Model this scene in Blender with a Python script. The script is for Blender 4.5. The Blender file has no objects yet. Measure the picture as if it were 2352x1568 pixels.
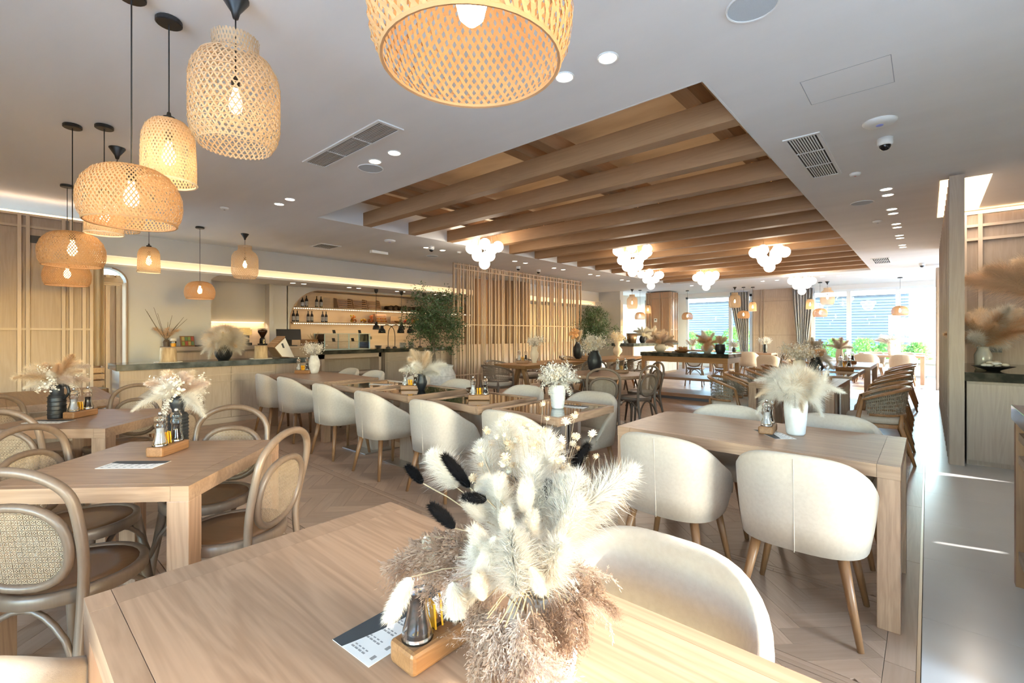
import bpy, bmesh, math, random
from mathutils import Vector, Matrix, Quaternion
PI = math.pi
R = math.radians
sc = bpy.context.scene
COL = sc.collection

# ------------------------------------------------------------------ camera
cam_d = bpy.data.cameras.new('camera'); cam = bpy.data.objects.new('camera', cam_d); COL.objects.link(cam)
cam.location = (0, 0, 1.35); cam.rotation_euler = (R(90), 0, R(41.72))
cam_d.sensor_width = 36; cam_d.lens = 36 * 1071 / 2352; cam_d.shift_y = -19 / 2352
cam_d.clip_start = 0.02; cam_d.clip_end = 300
sc.camera = cam

# ------------------------------------------------------------------ world, sun, daylight, exposure
w = bpy.data.worlds.new('sky'); sc.world = w; w.use_nodes = True
nt = w.node_tree; bgn = nt.nodes['Background']
sky = nt.nodes.new('ShaderNodeTexSky'); sky.sky_type = 'NISHITA'; sky.sun_disc = False
sky.sun_elevation = R(27); sky.sun_rotation = R(75); sky.air_density = 1.3; sky.dust_density = 0.7
hs_ = nt.nodes.new('ShaderNodeHueSaturation'); hs_.inputs['Saturation'].default_value = 1.25; nt.links.new(sky.outputs[0], hs_.inputs['Color']); nt.links.new(hs_.outputs[0], bgn.inputs[0]); bgn.inputs[1].default_value = 8.5

def lamp(name, kind, loc, rot, energy, color=(1, 1, 1), **kw):
    d = bpy.data.lights.new(name, kind); d.energy = energy; d.color = color
    for k, v in kw.items(): setattr(d, k, v)
    o = bpy.data.objects.new(name, d); COL.objects.link(o); o.location = loc; o.rotation_euler = rot
    return o
DAY = (0.70, 0.85, 1.0)
sunv = Vector((-0.967 * math.cos(R(25)), -0.255 * math.cos(R(25)), -math.sin(R(25))))
sun = lamp('sun', 'SUN', (8, 4, 8), sunv.to_track_quat('-Z', 'Y').to_euler(), 26, (1.0, 0.96, 0.92), angle=R(0.6))
# portals in the window openings guide the sky light into the room
def portal(loc, rot, sx, sy):
    o = lamp('window_portal', 'AREA', loc, rot, 1, shape='RECTANGLE', size=sx, size_y=sy); o.data.cycles.is_portal = True
portal((3.22, 1.65, 1.52), (0, R(90), 0), 2.15, 1.4)
portal((-.3, -3.62, 1.6), (R(90), 0, 0), 3.8, 2.3)
portal((3.22, -2.45, 1.6), (0, R(90), 0), 2.3, 1.7)
portal((3.22, 16.0, 1.6), (0, R(90), 0), 2.3, 6.0)
portal((-1.4, 19.68, 1.65), (R(-90), 0, 0), 3.45, 2.4)
portal((-6.33, 19.68, 1.65), (R(-90), 0, 0), 2.57, 2.4)
sc.view_settings.view_transform = 'Standard'; sc.view_settings.look = 'None'
sc.view_settings.exposure = -0.36; sc.view_settings.gamma = 1; sc.view_settings.use_curve_mapping = False

# ------------------------------------------------------------------ mesh helpers
class M:
    def __init__(s): s.v = []; s.f = []
    def box(s, x0, x1, y0, y1, z0, z1):
        b = len(s.v)
        s.v += [(x0,y0,z0),(x1,y0,z0),(x1,y1,z0),(x0,y1,z0),(x0,y0,z1),(x1,y0,z1),(x1,y1,z1),(x0,y1,z1)]
        s.f += [(b+3,b+2,b+1,b),(b+4,b+5,b+6,b+7),(b,b+1,b+5,b+4),(b+1,b+2,b+6,b+5),(b+2,b+3,b+7,b+6),(b+3,b,b+4,b+7)]
        return s
    def hexa(s, p):
        b = len(s.v); s.v += [tuple(q) for q in p]
        s.f += [(b+3,b+2,b+1,b),(b+4,b+5,b+6,b+7),(b,b+1,b+5,b+4),(b+1,b+2,b+6,b+5),(b+2,b+3,b+7,b+6),(b+3,b,b+4,b+7)]
        return s
    def rbox(s, c, d, rz):   # rotated box: centre, full sizes
        ca, sa = math.cos(rz), math.sin(rz); P = []
        for k in (-1, 1):
            for i, j in ((-1,-1),(1,-1),(1,1),(-1,1)):
                x, y = i*d[0]/2, j*d[1]/2
                P.append((c[0]+x*ca-y*sa, c[1]+x*sa+y*ca, c[2]+k*d[2]/2))
        return s.hexa(P)
    def prism(s, poly, z0, z1):  # polygon (counter-clockwise in xy) extruded
        b = len(s.v); n = len(poly)
        s.v += [(x, y, z0) for x, y in poly] + [(x, y, z1) for x, y in poly]
        s.f.append(tuple(range(b+n-1, b-1, -1))); s.f.append(tuple(range(b+n, b+2*n)))
        for i in range(n): j = (i+1) % n; s.f.append((b+i, b+j, b+n+j, b+n+i))
        return s
    def prismx(s, poly, x0, x1):  # polygon in (y,z) extruded along x
        b = len(s.v); n = len(poly)
        s.v += [(x0, y, z) for y, z in poly] + [(x1, y, z) for y, z in poly]
        s.f.append(tuple(range(b+n-1, b-1, -1))); s.f.append(tuple(range(b+n, b+2*n)))
        for i in range(n): j = (i+1) % n; s.f.append((b+i, b+j, b+n+j, b+n+i))
        return s
    def tube(s, pts, r, n=8, closed=False, flat=None):
        pts = [Vector(p) for p in pts]; m = len(pts)
        rs = r if isinstance(r, (list, tuple)) else [r]*m
        T = []
        for i in range(m):
            a = pts[(i-1) % m] if (closed or i > 0) else pts[i]
            c = pts[(i+1) % m] if (closed or i < m-1) else pts[i]
            d = c-a
            T.append(d.normalized() if d.length > 1e-9 else Vector((0,0,1)))
        up = Vector((0,0,1)) if abs(T[0].z) < 0.9 else Vector((1,0,0))
        nrm = T[0].cross(up).normalized(); b = len(s.v)
        for i in range(m):
            if i: nrm = (nrm - T[i]*nrm.dot(T[i])); nrm = nrm.normalized() if nrm.length > 1e-6 else T[i].orthogonal().normalized()
            bi = T[i].cross(nrm)
            fl = flat if flat else 1
            for k in range(n):
                a = 2*PI*k/n
                s.v.append(tuple(pts[i] + (nrm*math.cos(a) + bi*math.sin(a)*fl)*rs[i]))
        for i in range(m if closed else m-1):
            j = (i+1) % m
            for k in range(n): l = (k+1) % n; s.f.append((b+i*n+k, b+i*n+l, b+j*n+l, b+j*n+k))
        if not closed:
            s.f.append(tuple(b+k for k in range(n-1, -1, -1))); s.f.append(tuple(b+(m-1)*n+k for k in range(n)))
        return s
    def lathe(s, prof, n=20, c=(0,0,0), cap=True):
        b = len(s.v); m = len(prof)
        for r, z in prof:
            for k in range(n): a = 2*PI*k/n; s.v.append((c[0]+r*math.cos(a), c[1]+r*math.sin(a), c[2]+z))
        for i in range(m-1):
            for k in range(n): l = (k+1) % n; s.f.append((b+i*n+k, b+i*n+l, b+(i+1)*n+l, b+(i+1)*n+k))
        if cap:
            s.f.append(tuple(b+k for k in range(n-1, -1, -1))); s.f.append(tuple(b+(m-1)*n+k for k in range(n)))
        return s
    def ball(s, c, r, nu=10, nv=7, sz=(1,1,1)):
        b = len(s.v)
        s.v.append((c[0], c[1], c[2]-r*sz[2]))
        for i in range(1, nv):
            t = PI*i/nv
            for k in range(nu):
                a = 2*PI*k/nu
                s.v.append((c[0]+r*sz[0]*math.sin(t)*math.cos(a), c[1]+r*sz[1]*math.sin(t)*math.sin(a), c[2]-r*sz[2]*math.cos(t)))
        s.v.append((c[0], c[1], c[2]+r*sz[2])); e = len(s.v)-1
        for k in range(nu): l = (k+1) % nu; s.f.append((b, b+1+l, b+1+k)); s.f.append((e, b+1+(nv-2)*nu+k, b+1+(nv-2)*nu+l))
        for i in range(nv-2):
            for k in range(nu): l = (k+1) % nu; s.f.append((b+1+i*nu+k, b+1+i*nu+l, b+1+(i+1)*nu+l, b+1+(i+1)*nu+k))
        return s
    def quad(s, *p):
        b = len(s.v); s.v += [tuple(q) for q in p]; s.f.append(tuple(range(b, b+len(p)))); return s
    def mesh(s, name, mat, smooth=False):
        me = bpy.data.meshes.new(name); me.from_pydata(s.v, [], s.f)
        if mat: me.materials.append(mat)
        if smooth: me.polygons.foreach_set('use_smooth', [True]*len(me.polygons))
        me.update(); return me
    def obj(s, name, mat, parent=None, smooth=False, bevel=0, label=None, cat=None, group=None, kind=None, loc=None, rz=None):
        return link(name, s.mesh(name, mat, smooth), parent, bevel, label, cat, group, kind, loc, rz)

def link(name, me, parent=None, bevel=0, label=None, cat=None, group=None, kind=None, loc=None, rz=None):
    o = bpy.data.objects.new(name, me); COL.objects.link(o)
    if parent: o.parent = parent
    if loc: o.location = loc
    if rz: o.rotation_euler = (0, 0, rz)
    if bevel:
        m = o.modifiers.new('bevel', 'BEVEL'); m.width = bevel; m.segments = 2; m.limit_method = 'ANGLE'
    return tag(o, label, cat, group, kind)
def tag(o, label=None, cat=None, group=None, kind=None):
    if label: o['label'] = label
    if cat: o['category'] = cat
    if group: o['group'] = group
    if kind: o['kind'] = kind
    return o
def thing(name, label, cat, loc=(0,0,0), rz=0, group=None, s=1):
    o = bpy.data.objects.new(name, None); COL.objects.link(o); o.empty_display_size = .05
    o.location = loc; o.rotation_euler = (0, 0, rz); o.scale = (s, s, s)
    return tag(o, label, cat, group)
KIDS = {}
def kids(o):
    return KIDS.setdefault(o.name, [c for c in bpy.data.objects if c.parent == o])
def dup(o, label=None, group=None, loc=None, rz=None, s=None, parent=None):
    c = o.copy(); COL.objects.link(c)
    if parent: c.parent = parent
    if label: c['label'] = label
    if group: c['group'] = group
    if loc: c.location = loc
    if rz is not None: c.rotation_euler = (0, 0, rz)
    if s: c.scale = (s, s, s) if not isinstance(s, tuple) else s
    for k in kids(o): dup(k, parent=c)
    return c
class Proto:
    """first call moves the built thing itself, later calls copy it"""
    def __init__(s, o): s.o = o; s.used = False; kids(o); [kids(k) for k in kids(o)]
    def __call__(s, label, loc, rz=0, group=None, sc_=None):
        if not s.used:
            s.used = True; o = s.o; o.location = loc; o.rotation_euler = (0, 0, rz); o['label'] = label
            if group: o['group'] = group
            if sc_: o.scale = (sc_,)*3 if not isinstance(sc_, tuple) else sc_
            return o
        return dup(s.o, label, group, loc, rz, sc_)

# ------------------------------------------------------------------ materials
def mat(name, col, rough=.5, metal=0, emit=0, ecol=None, spec=None, trans=0, ior=1.45, alpha=1, coat=0, sheen=0):
    m = bpy.data.materials.new(name); m.use_nodes = True
    b = m.node_tree.nodes['Principled BSDF']
    b.inputs['Base Color'].default_value = (*col, 1); b.inputs['Roughness'].default_value = rough; b.inputs['Metallic'].default_value = metal
    if emit: b.inputs['Emission Strength'].default_value = emit; b.inputs['Emission Color'].default_value = (*(ecol or col), 1)
    if spec is not None: b.inputs['Specular IOR Level'].default_value = spec
    if trans: b.inputs['Transmission Weight'].default_value = trans; b.inputs['IOR'].default_value = ior
    if coat: b.inputs['Coat Weight'].default_value = coat; b.inputs['Coat Roughness'].default_value = .08
    if sheen: b.inputs['Sheen Weight'].default_value = sheen
    if alpha < 1: b.inputs['Alpha'].default_value = alpha
    return m
def nodes(m): t = m.node_tree; return t, t.nodes, t.links, t.nodes['Principled BSDF']
def ramp(n, stops):
    r = n.new('ShaderNodeValToRGB'); e = r.color_ramp.elements
    while len(e) < len(stops): e.new(.5)
    for k, (p, c) in enumerate(stops): e[k].position = p; e[k].color = (*c, 1)
    return r
def wood(name, lite, dark, axis='X', scale=1.0, rough=.38, contrast=1.0, var=.12, bump=.08):
    m = mat(name, lite, rough); t, n, l, b = nodes(m)
    tc = n.new('ShaderNodeTexCoord'); oi = n.new('ShaderNodeObjectInfo'); mp = n.new('ShaderNodeMapping')
    vm = n.new('ShaderNodeVectorMath'); vm.operation = 'MULTIPLY_ADD'; vm.inputs[1].default_value = (7.3, 5.1, 9.7)
    cr = n.new('ShaderNodeCombineXYZ')
    for k in range(3): l.new(oi.outputs['Random'], cr.inputs[k])
    l.new(cr.outputs[0], vm.inputs[0]); l.new(tc.outputs['Object'], vm.inputs[2]); l.new(vm.outputs[0], mp.inputs['Vector'])
    lo, hi = .7*scale, 8.5*scale
    mp.inputs['Scale'].default_value = {'X': (lo, hi, hi), 'Y': (hi, lo, hi), 'Z': (hi, hi, lo)}[axis]
    nz = n.new('ShaderNodeTexNoise'); nz.inputs['Scale'].default_value = 1.0; nz.inputs['Detail'].default_value = 5; nz.inputs['Distortion'].default_value = .6
    l.new(mp.outputs[0], nz.inputs['Vector'])
    mp2 = n.new('ShaderNodeMapping'); q = 3.2*scale; h2 = 95*scale
    mp2.inputs['Scale'].default_value = {'X': (q, h2, h2), 'Y': (h2, q, h2), 'Z': (h2, h2, q)}[axis]
    l.new(vm.outputs[0], mp2.inputs['Vector'])
    n2 = n.new('ShaderNodeTexNoise'); n2.inputs['Scale'].default_value = 1; n2.inputs['Detail'].default_value = 2; l.new(mp2.outputs[0], n2.inputs['Vector'])
    # cathedral growth bands: sine of a stretched low frequency noise
    mu = n.new('ShaderNodeMath'); mu.operation = 'MULTIPLY'; mu.inputs[1].default_value = 55; l.new(nz.outputs[0], mu.inputs[0])
    si = n.new('ShaderNodeMath'); si.operation = 'SINE'; l.new(mu.outputs[0], si.inputs[0])
    ma = n.new('ShaderNodeMath'); ma.operation = 'MULTIPLY_ADD'; ma.inputs[1].default_value = .13*contrast; ma.inputs[2].default_value = .46; l.new(si.outputs[0], ma.inputs[0])
    mb = n.new('ShaderNodeMath'); mb.operation = 'MULTIPLY_ADD'; mb.inputs[1].default_value = .55*contrast; l.new(n2.outputs[0], mb.inputs[0])
    ad = n.new('ShaderNodeMath'); ad.operation = 'ADD'; ad.inputs[1].default_value = -.27*contrast; l.new(ma.outputs[0], mb.inputs[2]); l.new(mb.outputs[0], ad.inputs[0])
    cr2 = ramp(n, [(.2, dark), (.75, lite)]); l.new(ad.outputs[0], cr2.inputs[0])
    hs = n.new('ShaderNodeHueSaturation'); l.new(cr2.outputs[0], hs.inputs['Color'])
    mr = n.new('ShaderNodeMapRange'); mr.inputs['To Min'].default_value = 1-var; mr.inputs['To Max'].default_value = 1+var
    l.new(oi.outputs['Random'], mr.inputs[0]); l.new(mr.outputs[0], hs.inputs['Value'])
    l.new(hs.outputs[0], b.inputs['Base Color'])
    if bump:
        bp = n.new('ShaderNodeBump'); bp.inputs['Strength'].default_value = bump; bp.inputs['Distance'].default_value = .002
        l.new(n2.outputs[0], bp.inputs['Height']); l.new(bp.outputs[0], b.inputs['Normal'])
    return m
def noisy(name, c1, c2, scale=4, rough=.8, stops=(.35, .65), detail=5, bump=0, bscale=None, dist=.01, coord='Object', stretch=(1,1,1), **kw):
    m = mat(name, c1, rough, **kw); t, n, l, b = nodes(m)
    tc = n.new('ShaderNodeTexCoord'); mp = n.new('ShaderNodeMapping'); mp.inputs['Scale'].default_value = stretch
    l.new(tc.outputs[coord], mp.inputs[0])
    nz = n.new('ShaderNodeTexNoise'); nz.inputs['Scale'].default_value = scale; nz.inputs['Detail'].default_value = detail
    l.new(mp.outputs[0], nz.inputs['Vector'])
    r = ramp(n, [(stops[0], c1), (stops[1], c2)]); l.new(nz.outputs[0], r.inputs[0]); l.new(r.outputs[0], b.inputs['Base Color'])
    if bump:
        n3 = n.new('ShaderNodeTexNoise'); n3.inputs['Scale'].default_value = bscale or scale*8; n3.inputs['Detail'].default_value = 3; l.new(mp.outputs[0], n3.inputs['Vector'])
        bp = n.new('ShaderNodeBump'); bp.inputs['Strength'].default_value = bump; bp.inputs['Distance'].default_value = dist
        l.new(n3.outputs[0], bp.inputs['Height']); l.new(bp.outputs[0], b.inputs['Normal'])
    return m
def fibre(name, col, tr=.45, rough=.8):   # thin dried plant tissue: diffuse + translucent
    m = bpy.data.materials.new(name); m.use_nodes = True; t = m.node_tree; n = t.nodes; l = t.links; n.clear()
    o = n.new('ShaderNodeOutputMaterial'); d = n.new('ShaderNodeBsdfDiffuse'); tl = n.new('ShaderNodeBsdfTranslucent'); mx = n.new('ShaderNodeMixShader')
    oi = n.new('ShaderNodeObjectInfo'); hs = n.new('ShaderNodeHueSaturation'); hs.inputs['Color'].default_value = (*col, 1)
    mr = n.new('ShaderNodeMapRange'); mr.inputs['To Min'].default_value = .86; mr.inputs['To Max'].default_value = 1.1; l.new(oi.outputs['Random'], mr.inputs[0]); l.new(mr.outputs[0], hs.inputs['Value'])
    l.new(hs.outputs[0], d.inputs[0]); l.new(hs.outputs[0], tl.inputs[0]); mx.inputs[0].default_value = tr
    l.new(d.outputs[0], mx.inputs[1]); l.new(tl.outputs[0], mx.inputs[2]); l.new(mx.outputs[0], o.inputs[0])
    return m
def glass_thin(name, tint=(.97,.99,1), rough=.0, ior=1.5):   # thin pane: mostly see-through, mirror at grazing angles
    m = bpy.data.materials.new(name); m.use_nodes = True; t = m.node_tree; n = t.nodes; l = t.links; n.clear()
    o = n.new('ShaderNodeOutputMaterial'); tr = n.new('ShaderNodeBsdfTransparent'); tr.inputs[0].default_value = (*tint, 1)
    g = n.new('ShaderNodeBsdfGlossy'); g.inputs['Roughness'].default_value = rough; fr = n.new('ShaderNodeFresnel'); fr.inputs[0].default_value = ior
    mx = n.new('ShaderNodeMixShader'); l.new(fr.outputs[0], mx.inputs[0]); l.new(tr.outputs[0], mx.inputs[1]); l.new(g.outputs[0], mx.inputs[2]); l.new(mx.outputs[0], o.inputs[0])
    return m

OAKL, OAKD = (.42, .26, .165), (.285, .165, .10)
oak = {a: wood('light_oak_'+a, OAKL, OAKD, a) for a in 'XYZ'}
oakp = {a: wood('limed_oak_panel_'+a, (.46, .36, .285), (.355, .268, .205), a, rough=.5, contrast=.7) for a in 'XYZ'}
pine = wood('pine_beam', (.43, .25, .125), (.33, .18, .085), 'X', .8, rough=.55, contrast=.6, var=.05)
piney = wood('pine_cross_beam', (.40, .24, .13), (.31, .17, .085), 'Y', .8, rough=.55, contrast=.6, var=.05)
honey = {a: wood('honey_oak_'+a, (.42, .225, .095), (.31, .15, .058), a) for a in 'XYZ'}
walnut = wood('chair_leg_walnut', (.25, .125, .055), (.17, .08, .034), 'Z', rough=.4)
bent = wood('bentwood_grey_brown', (.19, .128, .09), (.135, .09, .062), 'Z', 1.2, rough=.38, contrast=.6)
seatw = wood('bentwood_seat_brown', (.24, .12, .055), (.185, .09, .04), 'Y', .5, rough=.36, contrast=.5)
teak = wood('armchair_teak', (.34, .17, .07), (.24, .11, .042), 'X', rough=.35)
slatw = wood('screen_slat_oak', (.43, .30, .20), (.36, .245, .16), 'Z', rough=.5, contrast=.6)
holderw = wood('caddy_oiled_oak', (.31, .15, .062), (.20, .09, .035), 'X', 2.5, rough=.4)
parq = wood('parquet_oak', (.40, .275, .20), (.31, .205, .14), 'X', 1.0, rough=.33, contrast=.7, var=.16)
plaster = noisy('ceiling_plaster', (.80, .785, .765), (.84, .825, .805), 1.3, .9, bump=.05, bscale=6, stretch=(.5, 2.2, 1))
wallp = noisy('wall_plaster', (.56, .55, .53), (.60, .59, .575), 1.1, .9)
white_p = mat('white_paint', (.80, .79, .76), .6)
concrete = noisy('raw_concrete', (.62, .50, .36), (.78, .66, .50), 3.0, .9, (.3, .62), detail=9, bump=.3, bscale=20, dist=.01, stretch=(.35, 1.3, 1))
stone = noisy('dark_stone', (.022, .024, .02), (.11, .10, .075), 9, .09, (.42, .78), detail=9, stretch=(1, .45, 1))
stoneb = noisy('blue_grey_stone', (.045, .055, .06), (.15, .17, .175), 7, .14, (.38, .75), detail=9)
tile_m = noisy('porcelain_tile', (.56, .535, .505), (.60, .585, .56), 1.4, .2, bump=.02)
cream = noisy('cream_upholstery', (.49, .405, .325), (.53, .445, .36), 60, .72, bump=.25, bscale=420, dist=.002, sheen=.15)
cream_s = noisy('cream_seat_pad', (.50, .42, .34), (.54, .46, .38), 60, .75, bump=.2, bscale=400, dist=.002)
blackm = mat('black_metal', (.012, .012, .013), .4)
blackc = noisy('black_ceramic', (.008, .009, .012), (.014, .016, .02), 14, .42, bump=.4, bscale=22, dist=.006)
whitec = noisy('white_rough_ceramic', (.60, .58, .56), (.76, .74, .72), 14, .8, bump=.5, bscale=24, dist=.006)
creamc = mat('cream_ceramic', (.74, .63, .50), .55)
glossc = mat('grey_gloss_bowl', (.62, .56, .50), .3)
steel = mat('steel', (.75, .75, .75), .22, 1)
alu = mat('white_window_frame', (.78, .82, .86), .35)
dglass = mat('table_dark_glass', (.018, .013, .008), .02, spec=.8, coat=1)
cglass = mat('clear_glass', (1, 1, 1), .02, trans=1, ior=1.45)
pane_m = glass_thin('window_glass')
pepper = noisy('peppercorns', (.012, .009, .007), (.06, .03, .02), 160, .6)
salt = mat('salt', (.88, .87, .86), .7)
sachet = mat('yellow_sachet', (.85, .42, .015), .45)
paper = mat('menu_paper', (.80, .76, .72), .7)
slate_p = mat('menu_band', (.045, .052, .058), .6)
rattan = fibre('rattan_strip', (.50, .31, .17), .16)
rattan_l = fibre('pale_cane_strip', (.66, .50, .33), .38)
bulb = mat('lamp_bulb', (1, .9, .7), .5, emit=26, ecol=(1, .70, .36))
globe = mat('globe_glass', (1, .96, .9), .3, emit=7.5, ecol=(1, .87, .68))
dl_m = mat('downlight_lens', (1, .97, .92), .4, emit=14, ecol=(1, .86, .70))
led = mat('warm_led', (1, .85, .6), .5, emit=3.5, ecol=(1, .66, .36))
led2 = mat('shelf_led', (1, .9, .75), .5, emit=6, ecol=(1, .74, .48))
curt = noisy('grey_curtain', (.36, .36, .375), (.42, .42, .435), 30, .85)
curt_t = noisy('tan_curtain', (.46, .34, .20), (.54, .41, .26), 8, .8, stretch=(4, 4, .3))
green = noisy('olive_leaf', (.022, .055, .018), (.055, .11, .04), 5, .5)
bark = noisy('olive_bark', (.11, .085, .065), (.2, .165, .13), 20, .9, bump=.4, bscale=40)
soil = noisy('soil', (.02, .014, .01), (.05, .035, .025), 40, .95)
f_white = fibre('bleached_plume', (.86, .82, .76), .5); f_cream = fibre('cream_plume', (.86, .72, .56)); f_tan = fibre('tan_pampas', (.74, .52, .34))
f_brown = fibre('brown_reed', (.38, .265, .20), .3); f_mauve = fibre('mauve_pampas', (.74, .61, .52), .45); f_black = fibre('black_bunny_tail', (.012, .011, .012), .1)
f_straw = fibre('straw_stem', (.55, .42, .28), .2); f_seed = fibre('straw_flower', (.76, .60, .42), .3); f_leafw = fibre('bleached_leaf', (.88, .84, .78), .4)
f_grey = fibre('grey_dried', (.50, .48, .46), .3)

mill_g = glass_thin('mill_glass', (.90, .93, .95), rough=.03, ior=2.3)

battm = {a: wood('pale_batten_'+a, (.56, .455, .36), (.46, .36, .28), a, rough=.5, contrast=.5) for a in 'XYZ'}
# ================================================================== room shell
CEIL = 3.0
OX0, OX1, OY0, OY1 = -6.5, -1.09, 3.1, 15.3
# floor: sub-floor, herringbone parquet in bands between double strips, porcelain tiles beside it
floor = M().box(-13.5, 3.4, -3.6, 19.9, -.12, -.012).obj('floor', mat('sub_floor', (.30, .24, .19), .8), kind='structure')
def clip(poly, x0, x1, y0, y1):
    for ax, lim, sg in ((0, x0, 1), (0, x1, -1), (1, y0, 1), (1, y1, -1)):
        out = []
        for i in range(len(poly)):
            a, c = poly[i], poly[(i+1) % len(poly)]
            da, dc = sg*(a[ax]-lim), sg*(c[ax]-lim)
            if da >= 0: out.append(a)
            if (da >= 0) != (dc >= 0):
                k = da/(da-dc); out.append((a[0]+(c[0]-a[0])*k, a[1]+(c[1]-a[1])*k))
        poly = out
        if len(poly) < 3: return None
    return poly
BAND = .785; W_, L_ = .105, .42; G_ = .0016
planks = []
rnd = random.Random(5)
PX0, PX1 = -10.0, -.135
# herringbone lattice: in rotated frame (u,v), plank A covers [k*W+2L*m .. +L] x [k*W .. +W], plank B fills beside it
def herr_polys(x0, x1, y0, y1, ox, oy):
    res = []; c = math.sqrt(.5)
    def emit(u0, v0, du, dv, horiz):
        g = G_/2
        P = [(u0+g, v0+g), (u0+du-g, v0+g), (u0+du-g, v0+dv-g), (u0+g, v0+dv-g)]
        Q = [(ox+c*(u-v), oy+c*(u+v)) for u, v in P]
        if max(q[0] for q in Q) < x0 or min(q[0] for q in Q) > x1 or max(q[1] for q in Q) < y0 or min(q[1] for q in Q) > y1: return
        p = clip(Q, x0, x1, y0, y1)
        if p and len(p) > 2:
            area = abs(sum(p[i][0]*p[(i+1) % len(p)][1]-p[(i+1) % len(p)][0]*p[i][1] for i in range(len(p))))/2
            if area > .0008: res.append((p, horiz))
    n = int(round(L_/W_))
    # herringbone tiling: translation vectors (W,-W)... use A at (k*W, k*W + m*2L), B at (k*W+L, k*W + m*2L - (L-W))
    K = int((x1-x0+y1-y0+4)/W_) + 40
    for k in range(-K, K):
        for m_ in range(-30, 30):
            a0, b0 = k*W_ + m_*L_, k*W_ - m_*L_
            # coarse reject in world coordinates
            wx, wy = ox+c*(a0-b0), oy+c*(a0+b0)
            if wx < x0-1 or wx > x1+1 or wy < y0-1 or wy > y1+1: continue
            emit(a0, b0, L_, W_, True)
            emit(a0, b0+W_, W_, L_, False)
    return res
nb = 0
k0 = -5
for k in range(k0, 22):
    yb = 2.965 + BAND*k
    if yb > 19.6: break
    for p, hz in herr_polys(PX0, PX1, yb+.062, yb+BAND-.004, -4.0, yb): planks.append((p, PI/4 if hz else -PI/4))
    # two narrow strips lying along X between the bands, cut into lengths
    for s_ in range(2):
        x = PX0 + rnd.random()*.8 - .8
        while x < PX1:
            x2 = x + 1.57
            a, b_ = max(x, PX0), min(x2, PX1)
            if b_-a > .05:
                y_ = yb + .029*s_
                planks.append(([(a+.001, y_+.001), (b_-.001, y_+.001), (b_-.001, y_+.028), (a+.001, y_+.028)], 0))
            x = x2
# border boards along the tiles
y = -3.4
while y < 19.6:
    planks.append(([(PX1+.002, y+.001), (-.035, y+.001), (-.035, y+1.17), (PX1+.002, y+1.17)], PI/2)); y += 1.172
def vis(p):   # how large a plank shows from the camera: prefer the ones in view and near
    cx = sum(q[0] for q in p)/len(p); cy = sum(q[1] for q in p)/len(p)
    f = -cx*math.sin(R(41.72)) + cy*math.cos(R(41.72)); r = cx*math.cos(R(41.72)) + cy*math.sin(R(41.72))
    if f < 1.75 or abs(r/f) > 1.12: return 1e9
    return math.hypot(cx, cy)
planks.sort(key=lambda a: vis(a[0]))
plank_me = None
def plank_mesh(p, ang, base=None):
    cx = sum(q[0] for q in p)/len(p); cy = sum(q[1] for q in p)/len(p); ca, sa = math.cos(-ang), math.sin(-ang)
    return [((x-cx)*ca-(y-cy)*sa, (x-cx)*sa+(y-cy)*ca) for x, y in p], (cx, cy)
for p, ang in planks[:300]:
    lp, (cx, cy) = plank_mesh(p, ang)
    o = M().prism(lp, -.012, 0).obj('parquet_plank', parq, floor, loc=(cx, cy, 0), rz=ang)
def varied(m0, name):   # copy of a wood whose tone varies by mesh island, for joined planks
    m = m0.copy(); m.name = name; t, n, l, b = nodes(m)
    g = n.new('ShaderNodeNewGeometry')
    for lk in list(l):
        if lk.from_node.type == 'OBJECT_INFO': l.new(g.outputs['Random Per Island'], lk.to_socket)
    return m
parq2 = {a: varied(wood('parquet_oak_'+nm, (.40, .275, .20), (.31, .205, .14), 'X', 1.0, rough=.33, contrast=.7, var=.16), 'parquet_oak_'+nm) for a, nm in ((0, 'strip'),)}
for ang, nm in ((0, 'strips'), (PI/4, 'left_leaning_boards'), (-PI/4, 'right_leaning_boards'), (PI/2, 'border_boards')):
    m = M(); ca, sa = math.cos(-ang), math.sin(-ang)
    for p, a in planks[300:]:
        if abs(a-ang) < 1e-6: m.prism([(x*ca-y*sa, x*sa+y*ca) for x, y in p], -.012, 0)
    if m.v: m.obj('parquet_'+nm, parq2[0], floor, rz=ang, kind='stuff')
M().box(-.034, -.022, -3.4, 19.6, -.012, .001).obj('brass_strip', mat('floor_trim_metal', (.55, .50, .42), .3, 1), floor)
tw = 1.57
for iy in range(-8, 22):
    y0 = 2.957 + .785*iy; x = -.02 - (tw/2 if iy % 2 else 0)
    if y0 > 19.55 or y0 < -3.4: continue
    while x < 3.3:
        a, b_ = max(x, -.02), min(x+tw, 3.3)
        if b_-a > .03: M().box(a+.0012, b_-.0012, y0+.0012, min(y0+.785, 19.6)-.0012, -.012, 0).obj('floor_tile', tile_m, floor)
        x += tw
# bar zone keeps the tile look
M().box(-13.2, -10.0, -3.4, 19.6, -.012, 0).obj('bar_floor', tile_m, floor)

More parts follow.
